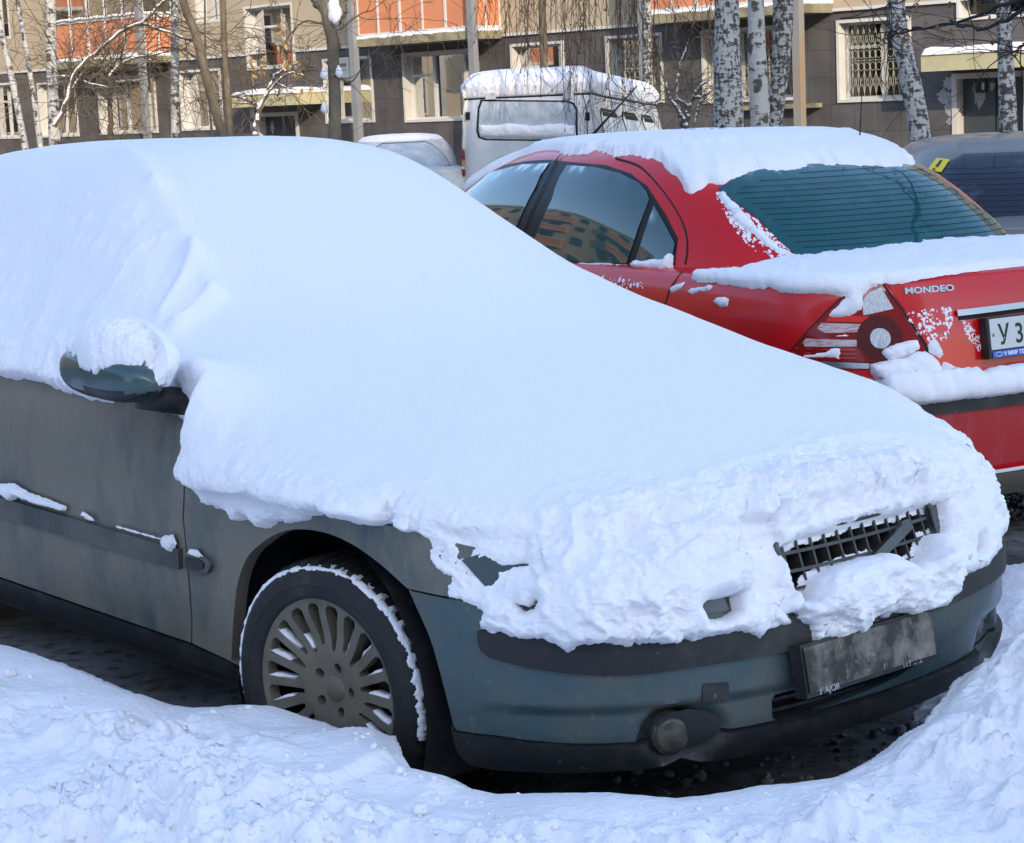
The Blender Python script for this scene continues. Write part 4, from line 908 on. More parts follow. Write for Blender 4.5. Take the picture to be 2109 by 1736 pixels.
def window_unit(fr, s0, s1, z0, z1, parent, panes=(.38, .38, .24), transom=.68, curtain=1, grille=False, depth=.34, plant=False, sur=.07, label=None):
    """cream surround, deep reveal, white frame with sashes, glass, curtain behind"""
    w = empty('window', fr.w([((s0 + s1) / 2, 0, z0)])[0]); w.parent = parent; w.location = Vector(fr.w([((s0 + s1) / 2, 0, z0)])[0]) - parent.location
    if label: w['label'] = label
    mb = MB()
    for a in ((s0 - sur, s0, z0 - sur, z1 + sur), (s1, s1 + sur, z0 - sur, z1 + sur), (s0, s1, z0 - sur, z0), (s0, s1, z1, z1 + sur)): B3(mb, fr, a[0], a[1], -.05, .045, a[2], a[3])
    B3(mb, fr, s0 - .02, s0, -depth, -.0505, z0, z1); B3(mb, fr, s1, s1 + .02, -depth, -.0505, z0, z1); B3(mb, fr, s0, s1, -depth, -.0505, z0 - .02, z0); B3(mb, fr, s0, s1, -depth, -.0505, z1, z1 + .02)
    mb.build('surround', M['surround'], w)
    fr_ = MB(); d0, d1 = -depth + .0, -depth + .07; W = s1 - s0; H = z1 - z0; t = .055
    B3(fr_, fr, s0, s0 + t, d0, d1, z0, z1); B3(fr_, fr, s1 - t, s1, d0, d1, z0, z1); B3(fr_, fr, s0 + t, s1 - t, d0, d1, z0, z0 + t); B3(fr_, fr, s0 + t, s1 - t, d0, d1, z1 - t, z1)
    c = s0; tot = sum(panes)
    for i, p in enumerate(panes):
        c2 = c + W * p / tot
        if i < len(panes) - 1: B3(fr_, fr, c2 - .05, c2 + .05, d0, d1 + .004, z0 + t, z1 - t)
        if i == 0 and transom: B3(fr_, fr, c + t, c2 - .05, d0, d1 - .004, z0 + H * transom - .035, z0 + H * transom + .035)
        c = c2
    f = fr_.build('window_frame', M['frame'], w)
    mb = MB(); B3(mb, fr, s0 + .02, s1 - .02, d0 + .02, d0 + .03, z0 + .02, z1 - .02); mb.build('pane', M['pane'], w)
    mb = MB(); B3(mb, fr, s0 - .3, s1 + .3, -depth - 1.0, -depth - .9, z0 - .3, z1 + .3); mb.build('room', M['room'], w)
    if curtain:
        n = 60; rs = random.Random(int(s0 * 77)); V = []
        segs = [(s0 + .03, s0 + W * .33), (s1 - W * .25, s1 - .03)] if curtain == 1 else [(s0 + .03, s1 - .03)]
        mb = MB()
        for a, b in segs:
            V = []
            for k in range(n + 1):
                s = a + (b - a) * k / n; rr = -depth - .12 + .03 * math.sin(k * 1.3 + rs.random()); V += [(s, rr, z0 + .02), (s, rr, z1 - .02)]
            mb.add(fr.w(V), [(2 * k, 2 * k + 2, 2 * k + 3, 2 * k + 1) for k in range(n)])
        mb.build('curtain', M['curtain'], w)
    if plant:
        mb = MB(); rs = random.Random(3); base = fr.w([(s0 + W * .60, -depth - .06, z0 + .05)])[0]
        for k in range(90):
            p = base + fr.n * rs.gauss(.05, .16) + Z3 * abs(rs.gauss(.28, .2)) + fr.r * rs.uniform(-.04, .02); a = fr.n * rs.uniform(-.06, .06) + Z3 * rs.uniform(-.05, .05); b = fr.n * rs.uniform(-.04, .04) + Z3 * rs.uniform(.0, .06)
            mb.add([p, p + a, p + a + b, p + b], [(0, 1, 2, 3)])
        mb.build('plant_leaves', M['leafgreen'], w)
        mb = MB()
        for s_ in (.22, .62): q = fr.w([(s0 + W * s_, -depth - .07, z0 + .02), (s0 + W * s_, -depth - .07, z0 + .19)]); mb.tube(q, [.06, .08], 10)
        mb.build('flower_pot', M['pot'], w)
    if grille:
        mb = MB(); r_ = -depth + .16
        def ln(pts, t=.007): mb.tube(fr.w([(s0 + W * a, r_, z0 + H * b) for a, b in pts]), t, 4, False)
        k = int(round(W / .16))
        for i in range(k + 1): ln([(.03 + .94 * i / k, .02), (.03 + .94 * i / k, .98)])
        for b in (.03, .5, .97): ln([(.02, b), (.98, b)])
        for i in range(k):
            c0, c1 = .03 + .94 * i / k, .03 + .94 * (i + 1) / k; cm = (c0 + c1) / 2
            for b0, b1 in ((.03, .40), (.97, .60)): ln([(c0, b0 + (b1 - b0) * .1), (cm, b1 - (b1 - b0) * .35), (c1, b0 + (b1 - b0) * .1)]); ln([(c0, b1 - (b1-b0)*.1), (cm, b1 - (b1 - b0) * .35 - (b1-b0)*.3), (c1, b1- (b1-b0)*.1)])
            for b in (.42, .58): ln([(cm + .45 * (c1 - c0) * math.cos(t), b + .055 * math.sin(t)) for t in np.linspace(0, 6.283, 9)])
        mb.build('window_grille', M['grillemetal'], w)
    return w
def balcony(fr, s0, s1, z0, parent, depth=1.15, zp=1.15, ztop=2.6, panels=5, shadeless=False, sidepanels=2, r0=0.):
    """enclosed balcony: slab, orange parapet panels in white frames, glazing above, snow on the ledges"""
    b = empty('balcony', fr.w([((s0 + s1) / 2, 0, z0)])[0]); b.parent = parent; b.location = Vector(fr.w([((s0 + s1) / 2, 0, z0)])[0]) - parent.location
    mb = MB(); B3(mb, fr, s0 - .08, s1 + .08, r0, depth + .10, z0 - .22, z0); mb.build('slab', M['slab'], b)
    mb = MB(); B3(mb, fr, s0, s1, depth - .05, depth, z0 + .06, z0 + zp); B3(mb, fr, s1 - .05, s1, r0, depth - .05, z0 + .06, z0 + zp); B3(mb, fr, s0, s0 + .05, r0, depth - .05, z0 + .06, z0 + zp)
    mb.build('parapet', M['orange'], b)
    mb = MB(); W = s1 - s0; t = .045
    for k in range(panels + 1):
        c = s0 + W * k / panels; c = min(max(c, s0 + t), s1 - t); wd = t * (1.6 if k % 2 == 0 else 1); B3(mb, fr, c - wd / 2, c + wd / 2, depth, depth + .035, z0 + .10, z0 + ztop)
    for k in range(sidepanels + 1):
        c = r0 + (depth - r0) * k / sidepanels; c = min(max(c, t), depth - t); B3(mb, fr, s1, s1 + .035, c - t / 2, c + t / 2, z0 + .10, z0 + ztop)
    for z, h in ((z0 + .02, .10), (z0 + zp, .09), (z0 + ztop - .06, .10)):
        B3(mb, fr, s0 - .02, s1 + .05, depth + .001, depth + .05, z, z + h); B3(mb, fr, s1 + .001, s1 + .049, r0, depth + .0, z, z + h)
    mb.build('balcony_frame', M['frame'], b)
    mb = MB(); B3(mb, fr, s0 + .02, s1 - .02, depth - .03, depth - .02, z0 + zp, z0 + ztop); B3(mb, fr, s1 - .03, s1 - .02, r0, depth - .03, z0 + zp, z0 + ztop); mb.build('pane', M['pane'], b)
    mb = MB(); B3(mb, fr, s0, s1, r0 - .02, r0 + .01, z0 + zp, z0 + ztop); mb.build('room', M['room'], b)
    n = 40; V = []
    for k in range(n + 1):
        s = s0 + .1 + (W - .2) * k / n; rr = depth - .25 + .04 * math.sin(k * 1.9) ; V += [(s, rr, z0 + zp), (s, rr, z0 + ztop)]
    mk('curtain', fr.w(V), [(2 * k, 2 * k + 2, 2 * k + 3, 2 * k + 1) for k in range(n) if (k // 5) % 2 == 0], M['curtain'], b, False)
    mb = MB(); rs = random.Random(int(s0 * 10))
    L = np.linspace(s0 - .05, s1 + .05, 40)
    for z, w_ in ((z0 + zp + .115, .045), (z0 + .01, .05)):
        P = fr.w([(s, depth + .065, z + .012 * math.sin(s * 7)) for s in L]); mb.tube(P, [w_ * (.7 + .5 * rs.random()) for _ in L], 6)
        P = fr.w([(s1 + .06, rr, z) for rr in np.linspace(r0 + .05, depth + .05, 12)]); mb.tube(P, [w_ * (.7 + .5 * rs.random()) for _ in range(12)], 6)
    mb.build('ledge_snow', M['snow'], b, True)
    mb = MB(); B3(mb, fr, s0 - .1, s1 + .1, depth - .1, depth + .15, z0 + ztop, z0 + ztop + .1); mb.build('balcony_top', M['frame'], b)
    return b

def build_apartments():
    fr = BF; h = lambda u, v, r=0.: fr.hit(u, v, 1, r)
    bld = empty('apartment_building', fr.w([(0, 0, -.3)])[0], 'beige apartment block with a dark tiled ground floor and orange balconies behind the cars', 'building')
    zb = np.mean([h(40, 157)[2], h(548, 116)[2], h(955, 67)[2], h(1770, 10)[2]])
    # windows read off the photograph: (left, right, top, bottom) at their left edge
    WL = [(-20, 36, 177, 283, dict(panes=(1, 1))), (88, 157, 174, 279, dict(panes=(1, 1))), (211, 320, 163, 273, dict(plant=False)), (379, 455, 150, 265, dict(panes=(1, 1), curtain=2)), (514, 603, 18, 140, dict(panes=(.6, .35), curtain=2)),
          (676, 766, 126, 250, dict(panes=(1, 1))), (839, 985, 114, 247, dict(panes=(.36, .48, .3), plant=True)), (1062, 1160, 96, 232, dict(panes=(1, 1))), (1257, 1362, 80, 210, dict(panes=(1, 1), grille=True)), (1454, 1636, 68, 207, dict(panes=(1, 1, .8), grille=True)), (1732, 1872, 48, 205, dict(panes=(.6, .5), grille=True, curtain=0)),
          (1978, 2118, -120, 36, dict(panes=(1, 1))), (-40, 16, -50, 82, dict(panes=(1, 1))), (409, 447, -60, 44, dict(panes=(1, 1))), (697, 716, -60, 12, dict(panes=(1,), transom=0))]
    rects = []
    for l, r, t, b, kw in WL:
        p = h(l, b); q = h(l, t); s1 = h(r, (t + b) / 2 - 6)[0]; rects.append((p[0], s1, p[2], q[2], kw))
    dl = (h(538, 300)[0], h(613, 300)[0], -.45, h(540, 241)[2]); dr = (h(1973, 300)[0], h(2110, 300)[0], -.45, h(1973, 163)[2])
    op = [r[:4] for r in rects] + [dl, dr]
    # repeated storeys above and to the sides, out of frame
    extra = []
    for st in range(1, 5):
        for s in np.arange(-35, 30, 3.4):
            z = zb + .95 + 2.8 * (st - 1)
            if st == 1 and -26 < s < 24: continue
            if s > 13 and s < 17 : continue
            extra.append((s, s + 1.5, z, z + 1.45, {}))
    low = wall_mesh('plinth_wall', fr, op, -36, 34, -.6, zb, M['tiles'], bld, 0., uvw=True)
    wall_mesh('wall', fr, op + [e[:4] for e in extra], -36, 34, zb, zb + 12.6, M['beige'], bld, .03)
    mb = MB(); B3(mb, fr, -36, 34, -11, -.55, -.6, zb + 12.6); mb.build('building_core', M['dark'], bld)
    mb = MB(); B3(mb, fr, -36.3, 34.3, -11.3, .5, zb + 12.61, zb + 13.0); mb.build('roof', M['frame'], bld)
    mb = MB()
    cuts = sorted([(o[0] - .08, o[1] + .08) for o in op if o[2] < zb + .1 and o[3] > zb]); s = -36.
    for a, b in cuts + [(34, 34)]:
        if a > s: B3(mb, fr, s, a, .03, .075, zb - .03, zb + .04)
        s = max(s, b)
    mb.build('string_course', M['frame'], bld)
    for s0, s1, z0, z1, kw in rects: window_unit(fr, s0, s1, z0, z1, bld, **kw)
    # plain windows of the other storeys: a frame and a pane each
    for s0, s1, z0, z1, _ in extra:
        w = empty('window', fr.w([(s0, 0, z0)])[0]); w.parent = bld; w.location = Vector(fr.w([(s0, 0, z0)])[0]) - bld.location
        mb = MB(); t = .07
        for a in ((s0, s0 + t, z0, z1), (s1 - t, s1, z0, z1), (s0 + t, s1 - t, z0, z0 + t), (s0 + t, s1 - t, z1 - t, z1), ((s0 + s1) / 2 - t / 2, (s0 + s1) / 2 + t / 2, z0 + t, z1 - t)): B3(mb, fr, a[0], a[1], -.2, -.12, a[2], a[3])
        mb.build('window_frame', M['frame'], w); mb = MB(); B3(mb, fr, s0, s1, -.19, -.18, z0, z1); mb.build('pane', M['darkpane'], w)
    # balconies
    for (l, r, zpx, lp, n) in ((116, 297, 128, 'l', 5), (737, 968, 80, 'm', 5), (1336, 1650, 30, 'r', 6)):
        p = fr.hit(l, zpx, 1, 1.15); q = fr.hit(r, zpx - (r - l) * .07, 1, 1.15)
        z0 = (p[2] + fr.hit(r, zpx - (r - l) * .075, 1, 1.15)[2]) / 2
        bl = balcony(fr, p[0], q[0], z0, bld, panels=n)
        for st in range(1, 4): balcony(fr, p[0], q[0], z0 + 2.8 * st, bld, panels=n)
    for s in (-34,):
        for st in range(4): balcony(fr, s, s + 5, z0 + 2.8 * st, bld, panels=5)
    # AC unit in a window head
    mb = MB(); q = h(700, 165); B3(mb, fr, q[0] + .05, q[0] + .55, -.30, .12, q[2] + .0, q[2] + .62); a = mb.build('air_conditioner', M['surround'], bld)
    mb = MB()
    for k in range(4): B3(mb, fr, q[0] + .10 + .09 * k, q[0] + .15 + .09 * k, .12, .125, q[2] + .36, q[2] + .46)
    mb.build('vent_slot', M['dark'], a)
    # entrance doors with their frames
    for i, (s0, s1, z0, z1) in enumerate((dl, dr)):
        mb = MB(); B3(mb, fr, s0, s1, -.30, -.24, z0, z1); d = mb.build('door', M['door'], bld)
        mb = MB()
        for a in ((s0 - .12, s0, z0, z1 + .12), (s1, s1 + .12, z0, z1 + .12), (s0, s1, z1, z1 + .12)): B3(mb, fr, a[0], a[1], -.3, .04, a[2], a[3])
        mb.build('door_frame', M['surround'], bld)
        if i == 1:
            mb = MB(); B3(mb, fr, s0 + .32, s0 + .58, -.24, -.20, 1.38, 1.68); ic = mb.build('intercom', M['plastic'], d)
            mb = MB(); B3(mb, fr, s0 + .48, s0 + .54, -.20, -.195, 1.44, 1.60); mb.build('keypad', M['pot'], ic)
            mb = MB(); B3(mb, fr, (s0 + s1) / 2 - .012, (s0 + s1) / 2 + .012, -.24, -.225, z0, z1); mb.build('door_gap', M['dark'], d)
    # torn notices beside and on the doors
    def blob_poly(cx, cz, rx, rz, seed, n=26):
        rs = random.Random(seed); return [(cx + rx * (.6 + .6 * rs.random()) * math.cos(2 * math.pi * k / n), cz + rz * (.6 + .6 * rs.random()) * math.sin(2 * math.pi * k / n)) for k in range(n)]
    for k, (u, v, rx, rz, rr) in enumerate(((1956, 172, .16, .14, .006), (1948, 200, .26, .18, .006), (1960, 222, .22, .16, .006), (1962, 250, .15, .09, .006), (2007, 190, .17, .34, -.237), (2032, 178, .07, .10, -.237), (522, 235, .12, .14, .006), (520, 262, .14, .20, .006), (548, 262, .10, .20, -.237))):
        q = h(u, v); pl = blob_poly(q[0], q[2], rx, rz, k); V = [(a, rr, b) for a, b in pl]; mk('notice', fr.w(V + [(q[0], rr, q[2])]), [(i, (i + 1) % len(pl), len(pl))[::-1] for i in range(len(pl))], M['poster'], bld, False)
    # canopies over the entrances
    def canopy(s0, s1, z0, z1, dep, nm):
        c = MB(); B3(c, fr, s0, s1, .005, dep, z0, z1); o = c.build('canopy', M['canopy'], bld)
        n, m_ = 50, 14; S = np.linspace(s0 - .03, s1 + .03, n); Rr = np.linspace(.0, dep + .04, m_); V = []
        for s in S:
            for r_ in Rr:
                e = min((s - S[0]), (S[-1] - s), (Rr[-1] - r_)) ; V.append((s, r_, z1 - .01 + .14 * math.sqrt(max(0, 1 - (1 - min(1, e / .18)) ** 2)) * (1 + .25 * math.sin(s * 3.1) * math.sin(r_ * 5))))
        mk('canopy_snow', fr.w(V), grid_faces(n, m_), M['snow'], o)
        return o
    p = fr.hit(478, 222, 1, 1.1); q = fr.hit(613, 215, 1, 1.1); o = canopy(p[0], q[0], p[2], fr.hit(478, 197, 1, 1.1)[2], 1.1, 'l')
    for tx, s_, z_, sz in (('ps VIPEs', .95, .10, .20), ('~', .62, .20, .2), ('m', .12, .12, .22)):
        text_on(tx, 'graffiti', fr.w([(p[0] + s_ * (q[0] - p[0]) * .62, 1.103, p[2] + z_)])[0], fr.n, Z3, fr.r, sz, M['dark'], o, left=True)
    p = fr.hit(1897, 148, 1, 1.2); z1 = fr.hit(1897, 113, 1, 1.2)[2]; canopy(p[0], p[0] + 4.2, p[2], z1, 1.2, 'r')
    # steel posts carrying the balconies
    posts = []
    for (ub, vb, ut, w_, m_) in ((303, 283, 286, .18, 'post'), (738, 290, 725, .19, 'post'), (984, 145, 970, .19, 'post'), (1336, 175, 1322, .20, 'post'), (1648, 262, 1643, .20, 'rustpost')):
        q = fr.hit((ub + ut) / 2, 150, 1, 1.3); b = fr.w([(q[0], 1.3, -.4)])[0]
        mb = MB(); mb.box(b, fr.n, fr.r, Z3, -w_ / 2, w_ / 2, -w_ / 2, w_ / 2, 0, 13); mb.box(b, fr.n, fr.r, Z3, -w_ * .8, w_ * .8, -w_ * .8, w_ * .8, 0, .03)
        mb.build('support_post', M[m_], bld)
    q = h(1560, 206); mb = MB(); B3(mb, fr, h(1530, 205)[0], h(1694, 205)[0], .01, .32, q[2] - .22, q[2] - .12); mb.build('ledge', M['slab'], bld)
    return bld
M['darkpane'] = mat('dark_window_pane', (.03, .035, .04), .05, spec=.8)
M['canopy'] = mat('cream_canopy', (.50, .46, .27), .8, c2=(.42, .38, .23), ns=2, nlo=.4, nhi=.7)
build_apartments()

# the tall block behind the photographer whose shadow covers the parked cars, and the wing to the left seen in the red car's paint
def simple_block(fr, s0, s1, z1, depth, label, wallm, floors, step=3.2, bal=True):
    b = empty('apartment_building', fr.w([((s0 + s1) / 2, 0, 0)])[0], label, 'building')
    wins = [(s, s + 1.5, 1.3 + 2.8 * k, 2.75 + 2.8 * k) for k in range(floors) for s in np.arange(s0 + 1, s1 - 2, step)]
    wall_mesh('wall', fr, [], s0, s1, -.3, z1, wallm, b, 0., depth)
    mb = MB(); B3(mb, fr, s0 - .2, s1 + .2, -depth - .2, .3, z1 + .01, z1 + .4); mb.build('roof', M['frame'], b)
    mbf = MB(); mbp = MB()
    for a in wins: B3(mbf, fr, a[0] - .08, a[1] + .08, .002, .05, a[2] - .08, a[3] + .08); B3(mbp, fr, a[0], a[1], .05, .056, a[2], a[3])
    o = mbf.build('window_row', M['frame'], b); tag(o, kind='stuff'); o = mbp.build('pane_row', M['darkpane'], b); tag(o, kind='stuff')
    if bal:
        mb = MB(); mf = MB()
        for k in range(1, floors):
            for s in np.arange(s0 + 3, s1 - 6, 9.6): B3(mb, fr, s, s + 4.4, .06, 1.1, 2.8 * k + .4, 2.8 * k + 1.5); B3(mf, fr, s - .05, s + 4.45, .06, 1.15, 2.8 * k + 1.5, 2.8 * k + 1.62); B3(mf, fr, s - .05, s + 4.45, .06, 1.15, 2.8 * k + .28, 2.8 * k + .4)
        o = mb.build('balcony_parapets', M['orange'], b); tag(o, kind='stuff'); o = mf.build('balcony_rails', M['frame'], b); tag(o, kind='stuff')
    return b
SHF = Frame((-1, 0, 0), (0, 1, 0), (0, -80, 0))
M['paleblock'] = mat('pale_panel_wall', (.45, .43, .40), .9)
simple_block(SHF, -90, 90, 43.7, 12, 'tall pale panel block standing behind the photographer', M['paleblock'], 15, bal=False)
LW = Frame((.24, .97, 0), (.97, -.24, 0), (-44, 10, 0))
simple_block(LW, -30, 66, 14.5, 11, 'beige wing with orange balconies mirrored in the red car', M['beige'], 5)

# ------------------------------------------------------------------ cars behind
def paint(name, c, rough=.28, coat=1., **k): return mat(name, c, rough, .0, coat=coat, **k)
M['red'] = paint('red_paint', (.62, .004, .008), .25, coat=.3, spec=.35, c2=(.56, .005, .009), ns=3, nlo=.45, nhi=.7)
M['reddusty'] = paint('salt_dusted_red_paint', (.42, .010, .016), .4, .4, c2=(.36, .12, .12), ns=7, nlo=.52, nhi=.85, stretch=(1, 1, .25))
M['valance'] = mat('dirty_valance', (.13, .11, .085), .7, c2=(.30, .03, .03), ns=5, nlo=.6, nhi=.7, c3=(.45, .44, .42), n3=25, d3=(.62, .7))
M['carglass'] = mat('tinted_car_glass', (.012, .055, .06), .03, spec=1., coat=.5)
M['blackgloss'] = mat('black_trim', (.010, .010, .012), .45, spec=.3)
M['lampred'] = mat('tail_lamp_red', (.26, .004, .006), .08, coat=.5)
M['lampbright'] = mat('tail_lamp_bright_red', (.75, .02, .02), .15, coat=.8)
M['lampclear'] = mat('clear_lamp_lens', (.74, .74, .74), .25, coat=.8, c2=(.50, .50, .51), ns=60, nlo=.4, nhi=.6, stretch=(4, 4, .2))
M['lampstripe'] = mat('pale_lamp_stripe', (.66, .54, .54), .12, coat=.8, c2=(.40, .22, .22), ns=30, nlo=.45, nhi=.65, stretch=(1, 1, 6))
M['amber'] = mat('amber_lens', (.80, .22, .02), .2, coat=.5)
M['platewhite'] = mat('number_plate_white', (.62, .63, .63), .45)
M['ink'] = mat('plate_black_ink', (.012, .012, .012), .5)
M['blue'] = mat('plate_frame_blue', (.02, .10, .50), .4)
M['white'] = mat('white_print', (.85, .87, .9), .5)
M['silver'] = mat('silver_van_paint', (.66, .67, .68), .4, .1, coat=.5, c2=(.72, .73, .75), ns=3, nlo=.45, nhi=.75, c3=(.50, .50, .50), n3=9, d3=(.55, .8))
M['frostglass'] = mat('frosted_glass', (.38, .43, .47), .5, c2=(.58, .62, .66), ns=6, nlo=.4, nhi=.7)
M['frostpaint'] = mat('frosted_grey_paint', (.60, .60, .60), .6, c2=(.42, .42, .42), ns=5, nlo=.45, nhi=.75)
M['navy'] = paint('dark_grey_blue_paint', (.15, .145, .14), .45, .3, c2=(.24, .21, .17), ns=6, nlo=.5, nhi=.8)
M['navyglass'] = mat('blue_tinted_rear_glass', (.014, .018, .035), .05, spec=.6, c2=(.09, .10, .13), ns=4, nlo=.55, nhi=.8)
M['yellow'] = mat('yellow_sticker', (.85, .62, .02), .5)
M['snowthin'] = snow_mat('thin_snow', .002, 150, dict(c2=(.62, .64, .68), ns=30, nlo=.5, nhi=.75))

def sedan_lofts(fr, sx=1., sy=1., sz=1., gx=1., gz=1.085):
    def s3(p): return [(a * sx, b * sy, c * sz) for a, b, c in p]
    P0 = [(0, 0), (.008, .3), (.04, .52), (.10, .68), (.21, .80), (.37, .865), (.62, .895), (1.2, .905), (2.2, .906), (3.2, .895), (3.9, .87), (4.3, .80), (4.55, .62), (4.68, .35), (4.72, 0)]
    O = [(.18, -.08, -.10), (.22, -.06, -.06), (.27, -.035, -.02), (.33, -.015, -.004), (.42, -.004, 0), (.56, 0, 0), (.605, 0, -.004), (.625, 0, -.02), (.65, 0, -.052), (.70, 0, -.058), (.80, -.002, -.068), (.88, -.010, -.085), (.94, -.026, -.098), (.98, -.045, -.108)]
    h = spline(P0, 140); T = np.gradient(h, axis=0); T /= np.linalg.norm(T, axis=1)[:, None]; Nn = np.column_stack([-T[:, 1], T[:, 0]])
    if Nn[70] @ np.array([0, 1.]) < 0: Nn = -Nn
    fw = smooth(-h[:, 0], -.42, -.12)
    lv = []
    top = 1.0 - .22 * smooth(h[:, 0], 3.2, 4.5) - .06 * smooth(h[:, 0], 2.6, 3.4)
    for b, so, fo in O:
        q = h + Nn * (so * (1 - fw) + fo * fw)[:, None]; q[0, 1] = q[-1, 1] = 0
        z = b + (top - 1.0) * smooth(b, .55, .98); lv.append((b, s3(np.column_stack([q, np.full(len(q), 1) * z]))))
    q0 = h + Nn * (-.045 * (1 - fw) - .108 * fw)[:, None]
    for b, e, dz in ((.995, .012, .012), (1.01, .03, .019), (1.04, .06, .023), (1.12, .16, .032), (1.25, .34, .045), (1.5, .62, .06), (1.75, .95, .065)):
        sxp = np.clip(q0[:, 0], .8, 4.0); d = np.column_stack([sxp - q0[:, 0], -q0[:, 1]]); L = np.linalg.norm(d, axis=1)[:, None]; d = d / (L + 1e-9)
        q = q0 + d * np.minimum(e, L * .96); q[0, 1] = q[-1, 1] = 0; lv.append((b, s3(np.column_stack([q, .98 + dz + (top - 1.0)]))))
    low = Loft(fr, lv)
    zg = lambda z: .93 + (z - .93) * gz
    B0 = [(.57, 0), (.588, .27), (.64, .46), (.745, .60), (.93, .71), (1.22, .785), (1.7, .828), (2.4, .838), (3.1, .82), (3.5, .76), (3.75, .6), (3.87, .35), (3.9, 0)]
    T0 = [(1.48, 0), (1.495, .2), (1.535, .34), (1.60, .44), (1.71, .52), (1.87, .578), (2.1, .608), (2.35, .61), (2.6, .59), (2.75, .53), (2.86, .4), (2.92, .2), (2.93, 0)]
    B0, T0 = np.array(B0), np.array(T0); lv = []
    for k, (z, t) in enumerate([(.93, -.05), (.97, .03), (1.02, .115), (1.08, .22), (1.14, .33), (1.20, .45), (1.26, .58), (1.31, .71), (1.35, .835), (1.375, .92), (1.39, 1.0)]):
        q = B0 * (1 - t) + T0 * t; bulge = .045 * math.sin(math.pi * min(1, max(0, t))); c = np.array([2.1, 0]); d = q - c; d /= np.linalg.norm(d, axis=1)[:, None]
        rear = smooth(-q[:, 0], -1.3, -.8); q = q + d * (bulge * (1 + 0 * rear))[:, None]; q[0, 1] = q[-1, 1] = 0; q[:, 0] = 2.1 + (q[:, 0] - 2.1) * gx; lv.append((z, s3(np.column_stack([q, np.full(len(q), zg(z))]))))
    for b, e, dz in ((1.41, .03, .012), (1.44, .07, .022), (1.5, .15, .034), (1.6, .28, .044), (1.75, .45, .05), (1.9, .6, .052)):
        sxp = np.clip(T0[:, 0], 2.0, 2.4); d = np.column_stack([sxp - T0[:, 0], -T0[:, 1]]); L = np.linalg.norm(d, axis=1)[:, None]; d = d / (L + 1e-9)
        q = T0 + d * np.minimum(e, L * .97); q[0, 1] = q[-1, 1] = 0; q[:, 0] = 2.1 + (q[:, 0] - 2.1) * gx; lv.append((b, s3(np.column_stack([q, np.full(len(q), zg(1.39) + dz)]))))
    return low, Loft(fr, lv, ref=5)
def shell_mesh(name, L, m, parent, b0=None, b1=None, na=260, nb=60, off=0.):
    a = np.linspace(-L.len, L.len, na); b = np.linspace(b0 or L.z[0], b1 or L.z[-1], nb); A, B = np.meshgrid(a, b, indexing='ij')
    V = L.P(np.column_stack([A.ravel(), B.ravel()]), off) if off else L.fr.w(L.loc(A.ravel(), B.ravel()))
    F = grid_faces(na, nb); n = np.cross(V[F[:, 1]] - V[F[:, 0]], V[F[:, 2]] - V[F[:, 0]]); c = V[F].mean(1) - V.mean(0)
    if (n * c).sum() < 0: F = F[:, ::-1]
    return mk(name, V, F, m, parent)
def arch_shell(name, L, m, parent, holes, b0, b1):
    """body shell with wheel-arch openings"""
    na, nb = 340, 56; a = np.linspace(-L.len, L.len, na); b = np.linspace(b0, b1, nb); A, B = np.meshgrid(a, b, indexing='ij'); P = L.loc(A.ravel(), B.ravel())
    F = grid_faces(na, nb); c = P[F].mean(1); k = np.ones(len(F), bool)
    for x, z, r in holes: k &= ~((np.hypot(c[:, 0] - x, c[:, 2] - z) < r) & (np.abs(c[:, 1]) > .6))
    V = L.fr.w(P); n = np.cross(V[F[:, 1]] - V[F[:, 0]], V[F[:, 2]] - V[F[:, 0]]); cc = V[F].mean(1) - V.mean(0)
    if (n * cc).sum() < 0: F = F[:, ::-1]
    return mk(name, V, F[k], m, parent)
def plain_wheel(fr, x, y, parent, side):
    ctr = fr.w([(x, y, .31)])[0]; up = Z3; nn = fr.r * side; ex = np.cross(up, nn); N = 48; th = np.linspace(0, 2 * math.pi, N, endpoint=False); V = []
    prof = [(.0, .05), (.19, .07), (.205, .085), (.215, .095), (.28, .10), (.305, .085), (.312, .05), (.312, -.09), (.0, -.09)]
    for r_, yy in prof: V.append(ctr + ex * (r_ * np.cos(th))[:, None] + up * (r_ * np.sin(th))[:, None] + nn * yy)
    V = np.vstack(V); F = grid_faces(len(prof), N, True)
    w = mk('wheel', V, F[2 * N:], M['tyre'], parent); mk('rim', V, F[:3 * N], M['rim'], w); return w
def speckle(name, surf, poly, n, rmin, rmax, parent, seed, bias=None, thick=.5):
    rs = np.random.RandomState(seed); poly = np.array(poly); lo, hi = poly.min(0), poly.max(0); P = rs.uniform(lo, hi, (n * 4, 2)); P = P[inpoly(P, poly)]
    if bias is not None: P = P[fbm(np.column_stack([P, P[:, 0] * 0 + seed]), bias, 3) > rs.uniform(-.35, .25, len(P))]
    P = P[:n]; V = []; F = []; k = 7
    for i, p in enumerate(P):
        r_ = rmin + (rmax - rmin) * rs.rand() ** 3; ring = [(p[0] + r_ * (.7 + .6 * rs.rand()) * math.cos(6.283 * j / k), p[1] + r_ * (.7 + .6 * rs.rand()) * math.sin(6.283 * j / k)) for j in range(k)]
        b = len(V); V += [(q[0], q[1], 0.) for q in ring] + [(p[0], p[1], r_ * thick)]; F += [(b + j, b + (j + 1) % k, b + k) for j in range(k)]
    V = np.array(V); W = surf.P(V[:, :2], V[:, 2] + .001); o = mk(name, W, F, M['snow'], parent); return o

